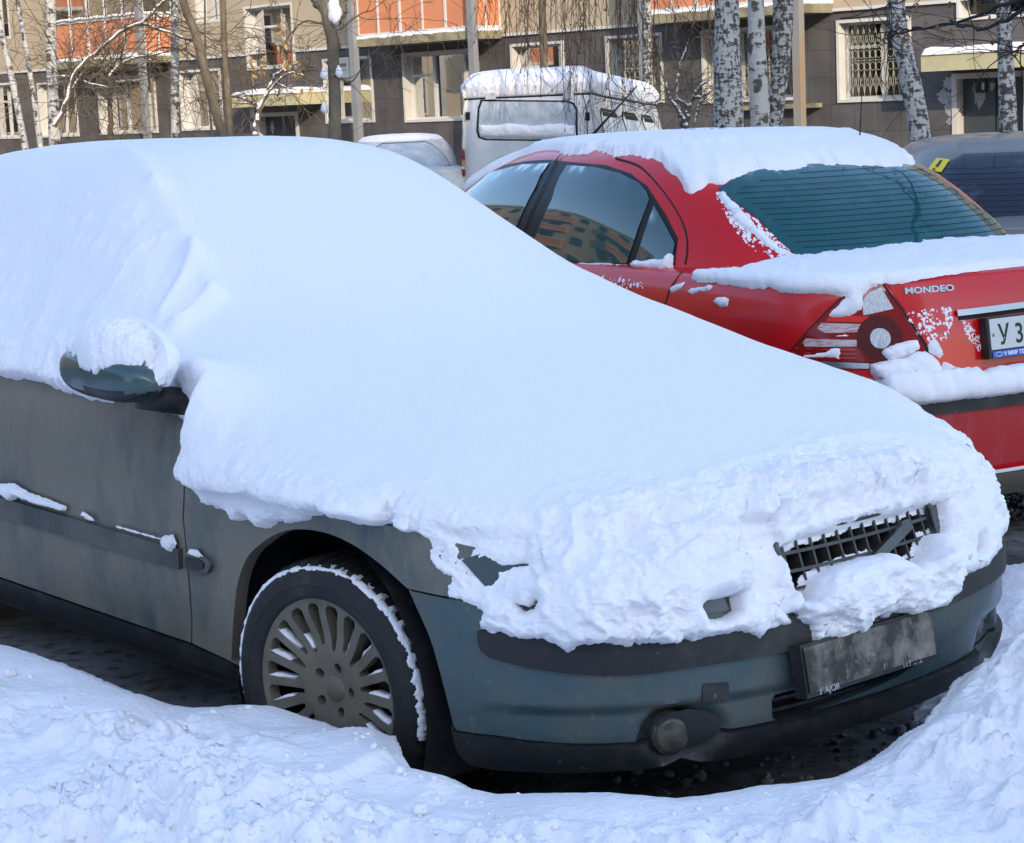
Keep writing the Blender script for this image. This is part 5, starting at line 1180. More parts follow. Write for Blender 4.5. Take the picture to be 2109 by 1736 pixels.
MP = EYE + ray(2028, 692) * 7.1
_n = np.array([-math.sin(.5), math.cos(.5), 0]); _r = np.array([-math.cos(.5), -math.sin(.5), 0])
_o = MP - _n * .045 - _r * .27; MF = Frame(_n, _r, (_o[0], _o[1], 0))
ML, MU = sedan_lofts(MF)
def build_red_car():
    car = empty('sedan', MF.w([(2.3, 0, 0)])[0], 'red sedan seen from behind with clumps of snow on roof, boot and bumper', 'car')
    low, up = ML, MU
    body = arch_shell('body', low, M['red'], car, [(1.06, .33, .37), (3.81, .33, .37)], .20, 1.75)
    roof = shell_mesh('roof', up, M['red'], car, .93, 1.9)
    for x in (1.06, 3.81):
        for sd in (1, -1): plain_wheel(MF, x, .76 * sd, car, sd)
    mb = MB(); mb.box(MF.o, MF.n, MF.r, Z3, .5, 4.3, -.6, .6, .22, .8); mb.build('underbody', M['dark'], car)
    PU = lambda L: [tuple(p) for p in up.pxs(L)]; PL_ = lambda L: [tuple(p) for p in low.pxs(L)]
    # glazing
    panel('window_surround', up, PU([(1133,330),(1171,334),(1248,341),(1299,358),(1334,384),(1372,443),(1396,491),(1390,546),(1185,541),(1020,528),(760,500),(800,470),(880,425),(936,389),(988,360),(1040,341),(1092,332)]), M['blackgloss'], body, step=.05, off=.004, rim=.006)
    glass = [('door_glass', [(1133,338),(1075,341),(1012,357),(971,374),(943,388),(890,428),(820,470),(800,490),(1045,522),(1071,457),(1105,388)]), ('door_glass', [(1170,342),(1230,347),(1279,359),(1317,378),(1334,397),(1339,412),(1318,468),(1293,543),(1189,539),(1085,530),(1109,481),(1140,410)]), ('quarter_glass', [(1349,424),(1372,464),(1392,502),(1385,541),(1309,545),(1328,485)])]
    for nm, g in glass:
        p = PU(g); panel(nm, up, p, M['carglass'], body, step=.04, off=.008, rim=.003)
        panel(nm, up, p, M['carglass'], body, step=.06, off=.008, rim=.003, mirror=True)
    panel('window_surround', up, [(a, b) for a, b in PU([(1133,330),(1171,334),(1248,341),(1299,358),(1334,384),(1372,443),(1396,491),(1390,546),(1185,541),(1020,528),(760,500),(800,470),(880,425),(936,389),(988,360),(1040,341),(1092,332)])], M['blackgloss'], body, step=.06, off=.004, rim=.006, mirror=True)
    strip('pillar_gap', up, PU([(1158,320),(1140,352),(1120,390),(1095,445),(1070,505)]), .010, M['dark'], body, off=.0088)
    rw = PU([(1479,389),(1520,366),(1560,352),(1640,338),(1700,332),(1780,330),(1850,331),(1893,338),(1940,372),(2000,418),(2060,458),(2104,486),(2104,497),(1950,508),(1870,512),(1780,525),(1700,532),(1645,530),(1612,503),(1560,450)])
    g = panel('rear_window', up, rw, M['rearglass'], body, step=.04, off=.005, rim=.006)
    rwp = np.array(rw); lo, hi = rwp.min(0), rwp.max(0)
    for k in range(15):
        b = 1.045 + .255 * k / 14; A = np.linspace(-.9, .9, 120); q = np.column_stack([A, A * 0 + b]); m_ = inpoly(q, rwp) & (dpoly(q, rwp) > .03); q = q[m_]
        if len(q) > 4: mb = MB(); mb.tube(up.P(q, .007), .0010, 4, False); mb.build('heater_wire', M['wire'], g)
    ws = [(s * (up.len - d), b) for s, d, b in ((1, .75, .99), (1, .66, 1.36))]; panel('windscreen', up, [(up.len - .72, .99), (up.len - .01, .99), (up.len - .01, 1.36), (up.len - .62, 1.36)], M['carglass'], body, step=.08, off=.005, rim=.005); panel('windscreen', up, [(up.len - .72, .99), (up.len - .01, .99), (up.len - .01, 1.36), (up.len - .62, 1.36)], M['carglass'], body, step=.08, off=.005, rim=.005, mirror=True)
    # shut lines
    strip('door_gap', up, PU([(1268,326),(1317,343),(1358,384),(1393,433),(1413,478),(1416,519),(1411,545)]), .007, M['dark'], body, off=.002)
    strip('door_gap', low, PL_([(1408,558),(1398,570),(1382,592),(1372,620),(1364,645),(1352,690)]), .007, M['dark'], body, off=.002)
    # chrome belt line
    strip('belt_chrome', up, PU([(1080,537),(1192,549),(1280,556),(1362,563)]), .017, M['chrome'], body, off=.012)
    # boot lid: gap lines, recess, chrome bar
    strip('boot_gap', low, PL_([(1806,577),(1818,588),(1857,641),(1905,712),(1922,742)]), .014, M['dark'], body, off=.002)
    lid = panel('boot_lid', low, PL_([(1830,589),(1862,638),(1910,712),(1926,745),(2109,752),(2109,560),(1960,574)]) , M['red'], body, step=.04, off=.003, rim=.004)
    bz = low.px(2060, 636)[1]
    strip('chrome_bar', low, [(low.px(1967, 645)[0], bz), (0, bz + .004), (-low.px(1967, 645)[0], bz)], .021, M['chromedull'], lid, off=.016)
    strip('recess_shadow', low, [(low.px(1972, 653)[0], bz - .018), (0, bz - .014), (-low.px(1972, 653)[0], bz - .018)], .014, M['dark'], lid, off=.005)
    # badge lettering in chrome
    p0, p1 = low.px(1862, 606), low.px(1958, 599); P0 = low.P([p0], .006)[0]; P1 = low.P([p1], .006)[0]; rt = (P1 - P0) / np.linalg.norm(P1 - P0); nn = MF.wv(low.nrm(np.array([p0[0]]), np.array([p0[1]])))[0]; u_ = np.cross(nn, rt); u_ /= np.linalg.norm(u_); nn = np.cross(rt, u_)
    text_on('MONDEO', 'badge_lettering', P0, rt, u_, nn, .030, M['chromedull'], lid, left=True, ext=.002, bold=.0011, sx=np.linalg.norm(P1 - P0) / .1265)
    # number plate
    c = low.px(2023, 690); zc = MF.hit(2028, 690, 0, .05)[2]
    P0 = MF.w([(.030, 0.0, zc)])[0]; rt = -MF.r; nn = -MF.n * .985 + Z3 * .12; nn /= np.linalg.norm(nn); u_ = np.cross(nn, rt); u_ /= np.linalg.norm(u_)
    mb = MB(); mb.box(P0, rt, u_, nn, -.27, .27, -.083, .062, -.04, .0); hol = mb.build('plate_holder', M['ink'], lid)
    mb = MB(); mb.box(P0, rt, u_, nn, -.260, .260, -.052, .056, .001, .004); pl = mb.build('number_plate', M['platewhite'], hol)
    mb = MB(); mb.box(P0, rt, u_, nn, -.255, .255, -.080, -.058, .001, .003); bs = mb.build('blue_band', M['blue'], hol)
    text_on('У 33', 'plate_lettering', P0 + rt * -.225 - u_ * .036 + nn * .004, rt, u_, nn, .098, M['ink'], pl, left=True, bold=.0015, sx=.86)
    text_on('•', 'plate_bolt', P0 + rt * -.256 - u_ * .018 + nn * .004, rt, u_, nn, .05, M['slab'], pl, left=True)
    text_on('V МИР ТЕХНИКИ', 'band_lettering', P0 + rt * -.205 - u_ * .076 + nn * .0032, rt, u_, nn, .020, M['white'], bs, left=True, bold=.0004)
    V = [P0 + rt * (-.228 + .015 * math.cos(t)) + u_ * (-.069 + .0075 * math.sin(t)) + nn * .0034 for t in np.linspace(0, 6.283, 24, endpoint=False)]
    mb = MB(); mb.tube(V + V[:1], .0011, 4, False); mb.build('oval_emblem', M['white'], bs)
    # tail lamp
    lamp = [(1800,584),(1816,589),(1857,643),(1903,716),(1900,738),(1821,744),(1789,746),(1700,743),(1627,740),(1613,746),(1640,712),(1677,670),(1706,640),(1735,612),(1774,585)]
    for mir in (False, True):
        L0 = PL_(lamp); sgn = -1 if mir else 1
        panel('lamp_seal', low, [tuple(np.mean(L0, 0) + (np.array(p) - np.mean(L0, 0)) * [1.05, 1.04]) for p in L0], M['dark'], car, step=.04, off=.003, rim=.006, mirror=mir)
        t = panel('tail_lamp', low, L0, M['lampred'], car, step=.03, off=.008, rim=.012, mirror=mir)
        panel('reversing_lens', low, PL_([(1791,602),(1814,593),(1839,636),(1778,650),(1776,620)]), M['lampclear'], t, step=.02, off=.009, rim=.004, mirror=mir)
        cc = low.px(1812, 697)
        def circ(r_, n=32): return [(cc[0] + r_ * math.cos(q), cc[1] + r_ * math.sin(q)) for q in np.linspace(0, 6.283, n, endpoint=False)]
        panel('brake_ring', low, circ(.078), M['lampdeep'], t, step=.02, off=.010, rim=.005, mirror=mir); panel('brake_lens', low, circ(.034), M['lampclear'], t, step=.01, off=.015, rim=.008, mirror=mir)
        panel('indicator_lens', low, PL_([(1684,676),(1692,665),(1780,668),(1768,684),(1700,686)]), M['lampstripe'], t, step=.02, off=.009, rim=.003, mirror=mir)
        panel('indicator_lens', low, PL_([(1655,705),(1662,697),(1764,700),(1764,713),(1660,713)]), M['lampstripe'], t, step=.02, off=.009, rim=.003, mirror=mir)
        panel('bright_lens', low, PL_([(1700,662),(1712,648),(1790,652),(1782,664)]), M['lampbright'], t, step=.02, off=.009, rim=.003, mirror=mir)
        for k in range(6):
            z = 716 + k * 4.2; q = low.pxs([(1640 - k * 3, z), (1764, z + 4)]); q = [(-a, b) if mir else (a, b) for a, b in q]; strip('lens_rib', low, q, .004, M['lampdeep'] if k % 2 else M['lampbright'], t, off=.0085)
        st = PL_([(1612,748),(1627,741),(1700,744),(1790,748),(1790,759),(1700,757),(1630,753)]); panel('lamp_chrome', low, st, M['chrome'], t, step=.03, off=.010, rim=.01, mirror=mir)
    # bumper: skin, black strip, valance
    sz = (low.px(1850, 843)[1] + low.px(2100, 819)[1]) / 2; x0 = low.px(1799, 838)[0] + .35
    bp = panel('rear_bumper', low, [(x0 - .0, .625), (-x0, .625), (-x0 - .05, .33), (x0 + .05, .33)][::-1], M['reddusty'], car, step=.05, off=.004, rim=.01)
    panel('bumper_strip', low, [(x0 - .1, sz + .022), (-x0 + .1, sz + .022), (-x0 + .1, sz - .022), (x0 - .1, sz - .022)], M['plastic'], bp, step=.04, off=.018, rim=.02)
    vz = low.px(2050, 968)[1]
    panel('valance', low, [(x0, vz - .01), (-x0, vz - .01), (-x0, .205), (x0, .205)], M['valance'], bp, step=.04, off=.006, rim=.01)
    strip('valance_snow', low, [(x0 - .2, vz), (.3, vz), (-x0 + .2, vz)], .013, M['snow'], bp, off=.012)
    # aerials
    for (u0, v0, u1, v1, r_, k_) in ((1222, 276, 1312, 177, .0045, 5.0), (1770, 296, 1777, 152, .0022, 0)):
        b = MF.hit(u0, v0, 1, 0. if k_ else -.35); t = MF.hit(u1, v1, 1, 0. if k_ else -.35); mb = MB(); mb.tube(MF.w([b - (t - b) * .05, (b + t) / 2, t]), [r_ * 1.8, r_, r_ * .6], 6); mb.build('aerial', M['blackgloss'], car, True)
    return car
M['chromedull'] = mat('weathered_chrome', (.30, .32, .35), .25, .9)
M['wire'] = mat('heater_wire', (.02, .025, .02), .6)
M['lampdeep'] = mat('tail_lamp_deep_red', (.10, .003, .004), .12, coat=.8)
M['rearglass'] = mat('rear_window_glass', (.012, .085, .10), .04, spec=.5, c2=(.03, .12, .13), ns=5, nlo=.5, nhi=.7)
build_red_car()
G_RED = 'snow patches on the red car'
def redsnow(surf, px, label, name='snow_patch', **k):
    p = [tuple(q) for q in surf.pxs(px)] if not callable(px) else px(surf)
    o = snow_patch(name, surf, p, None, **k); return tag(o, label, 'snow', G_RED)
def red_snow():
    U, L = MU, ML
    e = U.pxs([(930,372),(960,350),(999,331),(1054,319),(1120,310),(1147,309),(1160,319),(1213,317),(1224,310),(1240,312),(1262,322),(1292,319),(1317,321),(1365,333),(1369,347),(1393,364),(1406,381),(1408,395),(1421,399),(1448,388),(1459,378),(1476,381),(1524,367),(1552,350),(1587,351),(1621,356),(1652,349),(1666,343),(1725,342),(1794,346),(1843,347),(1863,341),(1886,341)])
    far = [(-a, b) for a, b in ((1.0, 1.37), (1.5, 1.37), (2.2, 1.36), (2.9, 1.34), (U.len, 1.36))]
    poly = [(U.len, 1.9), (U.len, 1.36)] + [tuple(q) for q in e] + far + [(-U.len, 1.9)]
    rp = ragged(poly, .010, .05, .012, 1.); base = patch_height(rp, .034, .035, seed=1.)
    def hf(V):
        h = base(V); return np.where(V[:, 1] > 1.45, .034 + .004 * fbm(np.column_stack([V, V[:, 0] * 0]), .3, 3), h) - .008 * smooth(V[:, 1], 1.40, 1.7)
    rp = np.array([q for q in rp]); rp[:, 1] = np.minimum(rp[:, 1], 1.899)
    o = panel('roof_snow', U, [tuple(q) for q in rp], M['snow'], None, step=.02, off=.002, rim=0, hf=hf); tag(o, 'broad slab of snow with a ragged edge on the roof of the red sedan', 'snow')
    # boot lid and rear wing
    def P(px): return [tuple(q) for q in L.pxs(px)]
    main = P([(1436,563),(1526,561),(1551,553),(1580,545),(1605,540)]) + [tuple(L.px(u, v)) for u, v in [(1648,528),(1700,530),(1780,522),(1870,509),(1950,503),(2040,498),(2109,494)]]
    main += [tuple(L.px(u, v)) for u, v in [(2250,488)]] + [tuple(L.px(u, v)) for u, v in [(2250,530),(2109,549),(2000,561),(1900,576),(1845,587),(1822,583),(1811,588),(1797,592),(1779,612),(1777,640),(1752,655),(1716,657),(1700,651),(1738,614),(1717,607),(1649,603),(1620,606),(1584,593),(1551,595),(1479,584),(1436,582),(1424,573)]]
    o = snow_patch('boot_snow', L, main, None, T=.026, amp=.008, sc=.05, step=.014, w=.05, seed=2.); tag(o, 'sheet of snow on the boot lid and rear wing of the red sedan', 'snow')
    big = P([(1791,749),(1821,742),(1857,735),(1886,722),(1904,722),(1922,738),(1935,760),(1944,747),(1965,753),(2001,764),(2012,774),(2037,762),(2109,756),(2240,742),(2240,795),(2109,808),(2037,819),(1965,826),(1893,835),(1857,835),(1818,834),(1812,810),(1803,785),(1792,767)])
    o = snow_patch('bumper_snow', L, big, None, T=.062, amp=.008, sc=.05, step=.011, w=.045, seed=3.); tag(o, 'thick lump of snow lying along the rear bumper of the red sedan', 'snow')
    redsnow(L, [(1812,728),(1818,716),(1840,706),(1857,702),(1886,699),(1894,718),(1872,735),(1828,743)], 'granular clump of snow below the round brake lens', T=.03, amp=.006, sc=.03, step=.008, seed=4., m=M['snowthin'])
    redsnow(L, [(1908,712),(1915,703),(1928,700),(1938,716),(1942,728),(1936,740),(1922,732),(1912,724)], 'small clump of snow on the boot lid under the lamp gap', T=.018, amp=.005, sc=.03, step=.008, seed=5., m=M['snowthin'])
    redsnow(L, [(1655,738),(1650,730),(1690,724),(1722,712),(1735,716),(1733,742),(1705,739)], 'flat patch of snow across the lower tail lamp', T=.010, amp=.005, sc=.03, step=.008, seed=6., m=M['snowthin'])
    redsnow(L, [(1704,692),(1740,680),(1757,688),(1752,698),(1720,700)], 'thin streak of snow between the pale lamp stripes', T=.006, amp=.004, sc=.03, step=.008, seed=6.5, m=M['snowthin'])
    redsnow(L, [(1379,604),(1384,590),(1400,584),(1412,581),(1404,593),(1390,602)], 'small snow scrap beside the rear door gap', T=.008, amp=.004, sc=.03, step=.007, seed=7., m=M['snowthin'])
    redsnow(L, [(1416,600),(1424,593),(1448,592),(1460,586),(1469,590),(1462,598),(1440,600),(1426,606)], 'long snow scrap on the rear wing under the snow sheet', T=.008, amp=.004, sc=.03, step=.007, seed=8., m=M['snowthin'])
    redsnow(L, [(1471,621),(1476,613),(1492,611),(1502,616),(1500,630),(1484,633)], 'roundish snow blob alone in the middle of the red wing', T=.010, amp=.004, sc=.03, step=.007, seed=9., m=M['snowthin'])
    redsnow(L, [(1418,672),(1440,668),(1456,676),(1462,690),(1440,692),(1420,684)], 'grey snow scrap on the red wing just above the white bonnet', T=.010, amp=.004, sc=.03, step=.007, seed=10., m=M['snowthin'])
    redsnow(U, [(1303,547),(1312,534),(1325,537),(1345,533),(1370,534),(1388,519),(1387,556),(1372,566),(1352,560),(1310,556)], 'wedge of snow in the corner of the rear quarter window', T=.035, amp=.006, sc=.03, step=.009, seed=11.)
    redsnow(U, [(1189,541),(1240,540),(1294,546),(1298,552),(1190,546)], 'thin ridge of snow along the bottom of the rear door window', T=.02, amp=.003, sc=.03, step=.008, seed=12.)
    redsnow(U, [(1478,392),(1492,398),(1520,425),(1548,452),(1580,488),(1615,515),(1640,527),(1610,524),(1575,505),(1548,478),(1515,455),(1500,430),(1484,412)], 'powdery line of snow down the rear pillar beside the back window', T=.012, amp=.016, sc=.03, step=.008, seed=13., m=M['snowthin'])
    sp = empty('snow_powder', MF.w([(.3, .7, .9)])[0], 'fine grains of snow scattered over the boot lid, lamp and rear pillar of the red car', 'snow'); sp['kind'] = 'stuff'
    speckle('snow_grains', L, P([(1858,641),(1955,632),(1962,660),(1950,700),(1915,706),(1885,680)]), 420, .0025, .011, sp, 1, .05)
    speckle('snow_grains', L, P([(1835,632),(1858,645),(1890,690),(1870,704),(1838,702),(1830,668)]), 420, .0025, .008, sp, 2, .06)
    speckle('snow_grains', L, P([(1795,680),(1830,680),(1832,716),(1798,716)]), 260, .003, .007, sp, 3)
    speckle('snow_grains', L, P([(1975,655),(1985,655),(2022,700),(2028,722),(2012,722),(1990,690)]), 600, .0025, .008, sp, 4)
    speckle('snow_grains', U, [tuple(q) for q in U.pxs([(1470,395),(1490,395),(1560,455),(1640,525),(1560,530),(1510,470)])], 420, .002, .007, sp, 5, .08)
    speckle('snow_grains', L, P([(1425,560),(1520,545),(1560,560),(1500,572),(1430,574)]), 150, .002, .005, sp, 6)
    speckle('snow_grains', L, P([(1220,566),(1320,580),(1340,600),(1260,590)]), 40, .003, .012, sp, 7)
red_snow()

# ---- silver van
VNF = Frame((math.sin(R(19)), math.cos(R(19)), -.060), (math.cos(R(19)), -math.sin(R(19)), 0), (EYE + ray(1083, 205) * 28) * [1, 1, 0] + [0, 0, -.17])
M['frostwhite'] = mat('snow_crusted_glass', (.70, .73, .76), .6, c2=(.45, .48, .50), ns=9, nlo=.5, nhi=.7)
def build_van():
    fr = VNF; van = empty('van', fr.w([(2.7, 0, 0)])[0], 'silver minibus with frosted rear window and a snow-covered raised roof', 'van')
    P0 = [(0, 0), (.0, .45), (.006, .75), (.03, .90), (.10, .97), (.25, .985), (3.4, .985), (4.1, .96), (4.7, .88), (5.2, .70), (5.42, .4), (5.45, 0)]
    lv = []
    for z, so, fo in ((.35, -.03, 0), (.5, 0, 0), (1.0, 0, 0), (1.25, -.01, -.005), (1.5, -.05, -.025), (1.75, -.10, -.055), (1.86, -.13, -.08), (1.89, -.135, -.085), (1.92, -.105, -.055), (2.0, -.14, -.085), (2.08, -.20, -.16), (2.14, -.30, -.28), (2.18, -.45, -.45), (2.2, -.7, -.7), (2.21, -.9, -.9)):
        h = np.array(spline(P0, 80)); c = np.clip(h[:, 0], 1.2, 3.6); d = np.column_stack([c - h[:, 0], -h[:, 1]]); L = np.linalg.norm(d, axis=1)[:, None]; d /= L + 1e-9
        k = smooth(h[:, 0], .9, .0)[:, None]; front = smooth(h[:, 0], 3.8, 5.3)[:, None] * max(0, z - 1.05) * .9
        q = h + d * np.minimum(-(so * (1 - k) + fo * k) + front, L * .97); q[0, 1] = q[-1, 1] = 0; lv.append((z, q))
    S = Loft(fr, lv)
    body = shell_mesh('body', S, M['silver'], van, .36, 1.89, 220, 40)
    rf = shell_mesh('roof', S, M['silver'], van, 1.895, 2.21, 220, 24)
    mb = MB(); mb.box(fr.o, fr.n, fr.r, Z3, .3, 5, -.8, .8, .3, .6); mb.build('underbody', M['dark'], van)
    for x in (1.1, 4.1):
        for sd in (1, -1): plain_wheel(fr, x, .84 * sd, van, sd)
    PX = lambda l: [tuple(p) for p in S.pxs(l)]
    g = [(990,205),(1170,207),(1183,212),(1190,225),(1190,283),(1183,290),(1165,291),(1000,289),(985,284),(981,270),(984,222)]
    seal = PX(g); panel('window_seal', S, seal, M['blackgloss'], body, step=.08, off=.004, rim=.01)
    cen = np.mean(seal, 0); panel('rear_window', S, [tuple(cen + (np.array(p) - cen) * [.955, .92]) for p in seal], M['frostglass'], body, step=.06, off=.010, rim=.006)
    gl = [(988,257),(1020,258),(1050,254),(1100,259),(1140,254),(1185,258),(1186,280),(1178,285),(1100,285),(1000,283),(988,277)]
    tag(snow_patch('window_snow', S, PX(gl), None, T=.06, amp=.02, sc=.12, step=.025, w=.10, off=.012), 'drift of snow lying against the rear window of the van', 'snow')
    # seam under the raised roof, door edge, hinges, handle
    strip('gutter', S, [(a, 1.885) for a in np.linspace(-S.len + .01, S.len - .01, 90)], .022, M['blackgloss'], body, off=.004)
    strip('door_gap', S, PX([(1200,190),(1208,230),(1211,300),(1213,420)]), .014, M['oldchrome'], body, off=.003); strip('door_gap', S, PX([(962,215),(955,260),(951,330)]), .012, M['oldchrome'], body, off=.003)
    for u in (1012, 1172):
        q = S.px(u, 197); P = S.P([q], .02)[0]; mb = MB(); mb.box(P, fr.r, -fr.n, Z3, -.07, .07, -.02, .02, -.045, .045); mb.build('hinge', M['silver'], body)
    for (u, v) in ((1210, 240), (965, 239)):
        q = S.px(u, v); P = S.P([q], .01)[0]; mb = MB(); mb.box(P, fr.r, -fr.n, Z3, -.03, .03, -.01, .012, -.055, .055); mb.build('catch', M['blackgloss'], body)
    # tail lamp stack at the left edge
    for (v0, v1, m_) in ((307, 329, 'lampred'), (330, 340, 'amber'), (341, 347, 'lampclear'), (348, 362, 'lampred')):
        za, zc_ = S.px(975, v0)[1], S.px(975, v1)[1]; panel('tail_lamp', S, [(-1.04, za), (-.86, za), (-.86, zc_), (-1.04, zc_)], M[m_], body, step=.03, off=.012, rim=.02)
    # side windows, frosted over, in dark rubber with sliding vents
    for a0, a1 in ((1.32, 2.30), (2.48, 3.34), (3.50, 4.20)):
        for mir in (False, True):
            w = panel('window_seal', S, [(a0, 1.10), (a0, 1.64), (a0 + .10, 1.71), (a1 - .12, 1.71), (a1, 1.60), (a1, 1.10)], M['blackgloss'], body, step=.1, off=.006, rim=.008, mirror=mir)
            panel('side_window', S, [(a0 + .03, 1.13), (a0 + .03, 1.60), (a0 + .12, 1.665), (a1 - .14, 1.665), (a1 - .03, 1.58), (a1 - .03, 1.13)], M['frostwhite'], w, step=.1, off=.011, rim=.005, mirror=mir)
            panel('vent_strip', S, [(a0 + .12, 1.60), (a0 + .12, 1.66), (a1 - .16, 1.66), (a1 - .10, 1.60)], M['blackgloss'], w, step=.06, off=.018, rim=.01, mirror=mir)
    # roof snow
    na, nb = 160, 26; a = np.linspace(-S.len, S.len, na); b = np.linspace(1.905, 2.21, nb); A, B = np.meshgrid(a, b, indexing='ij'); t = smooth(B.ravel(), 1.905, 1.99)
    W = S.P(np.column_stack([A.ravel(), B.ravel()]), .004 + .06 * t * (1 + .02 * fbm(np.column_stack([A.ravel(), B.ravel() * 4, A.ravel() * 0]), .6, 3))); W[:, 2] += .05 * t
    F = grid_faces(na, nb); n = np.cross(W[F[:, 1]] - W[F[:, 0]], W[F[:, 2]] - W[F[:, 0]]); 
    if n[:, 2].sum() < 0: F = F[:, ::-1]
    tag(mk('roof_snow', W, F, M['snow']), 'smooth white snow covering the raised roof of the silver van', 'snow')
build_van()

# ---- frosted grey saloon beside the van
GF = Frame((-.10, .995, 0), (-.995, -.10, 0), (EYE + ray(838, 216) * 28) * [1, 1, 0] + [0, 0, -.22])
def small_sedan(fr, label, pm, gm, name, ws=1.0, **k):
    car = empty('sedan', fr.w([(2.2, 0, 0)])[0], label, 'car'); low, up = sedan_lofts(fr, **k)
    body = arch_shell('body', low, pm, car, [], .22, 1.75); shell_mesh('roof', up, pm, car, .93, 1.9, 160, 50)
    for x in (1.0, 3.7):
        for sd in (1, -1): plain_wheel(fr, x * k.get('sx', 1), .76 * sd * k.get('sy', 1), car, sd)
    mb = MB(); mb.box(fr.o, fr.n, fr.r, Z3, .5, 3.9, -.6, .6, .22, .8); mb.build('underbody', M['dark'], car)
    rw = [(.62, 1.02), (.60, 1.12), (.50, 1.29), (.42, 1.33), (-.42, 1.33), (-.50, 1.29), (-.60, 1.12), (-.62, 1.02), (0, 1.0)]
    panel('window_seal', up, [(a * ws * up.len / 3.9 * 1.10, 1.17 + (b - 1.17) * 1.10) for a, b in rw], M['oldchrome'], body, step=.06, off=.003, rim=.008)
    g = panel(name, up, [(a * ws * up.len / 3.9 * 1.05, b) for a, b in rw], gm, body, step=.06, off=.006, rim=.01)
    s0 = up.len
    for mir in (False, True):
        panel('window_surround', up, [(s0 * .33, 1.01), (s0 * .38, 1.24), (s0 * .47, 1.33), (s0 * .66, 1.34), (s0 * .80, 1.01)], M['blackgloss'], body, step=.08, off=.004, rim=.005, mirror=mir)
        panel('side_window', up, [(s0 * .35, 1.03), (s0 * .395, 1.23), (s0 * .475, 1.31), (s0 * .55, 1.32), (s0 * .56, 1.03)], gm, body, step=.08, off=.007, rim=.005, mirror=mir)
        panel('side_window', up, [(s0 * .57, 1.03), (s0 * .56, 1.32), (s0 * .65, 1.32), (s0 * .78, 1.03)], gm, body, step=.08, off=.007, rim=.005, mirror=mir)
        panel('headlamp', low, [(.62 * (1 if True else -1), .70), (.60, .86), (.90, .88), (1.02, .84), (1.02, .72)], M['lampclear'], body, step=.05, off=.006, rim=.01, mirror=mir)
    return car, low, up
def greycar():
    car, low, up = small_sedan(GF, 'pale frosted grey saloon parked to the left of the van', M['frostpaint'], M['frostglass'], 'windscreen', sx=1.0, sy=.96, sz=.985)
    # dark cutout of the neighbouring mirror against the van
    P = up.P([(-.95, 1.02)], .10)[0]; mb = MB(); mb.tube([P, P + GF.r * -.16 + Z3 * .02], [.07, .05], 10); mb.build('door_mirror', M['blackgloss'], car, True)
    a = np.linspace(-up.len, up.len, 140); b = np.linspace(1.36, 1.9, 30); A, B = np.meshgrid(a, b, indexing='ij'); W = up.P(np.column_stack([A.ravel(), B.ravel()]), .003 + .012 * smooth(B.ravel(), 1.36, 1.42)); F = grid_faces(140, 30)
    n = np.cross(W[F[:, 1]] - W[F[:, 0]], W[F[:, 2]] - W[F[:, 0]]); F = F[:, ::-1] if n[:, 2].sum() < 0 else F
    tag(mk('roof_snow', W, F, M['snowthin']), 'thin frosty snow on the roof of the pale grey saloon', 'snow')
greycar()
# ---- dark blue-grey hatchback at the right edge with a yellow sticker
_bn = np.array([math.sin(R(4)), math.cos(R(4)), 0]); _br = np.array([math.cos(R(4)), -math.sin(R(4)), 0])
BFc = Frame(_bn, _br, (EYE + ray(2200, 200) * 10.9) * [1, 1, 0] + [0, 0, -.15])
def bluecar():
    car, low, up = small_sedan(BFc, 'dark grey-blue car at the right edge with a yellow sticker in its rear window', M['navy'], M['navyglass'], 'rear_window', ws=1.32, sx=.88, sy=.93, sz=1.0)
    def P(l): return [tuple(p) for p in up.pxs(l)]
    s = panel('sticker', up, P([(1912,352),(1930,328),(1957,331),(1940,357)]), M['yellow'], car, step=.03, off=.011, rim=.002)
    panel('exclamation_mark', up, P([(1928,346),(1938,333),(1943,334),(1933,348)]), M['ink'], s, step=.01, off=.0135, rim=.001); panel('exclamation_mark', up, P([(1924,350),(1929,350),(1927,354),(1922,353)]), M['ink'], s, step=.01, off=.0135, rim=.001)
    for k in range(9):
        b = 1.05 + .22 * k / 8; A = np.linspace(-.6, .6, 30); mb = MB(); mb.tube(up.P(np.column_stack([A, A * 0 + b]), .0085), .0012, 4, False); mb.build('heater_wire', M['oldchrome'], car)
bluecar()

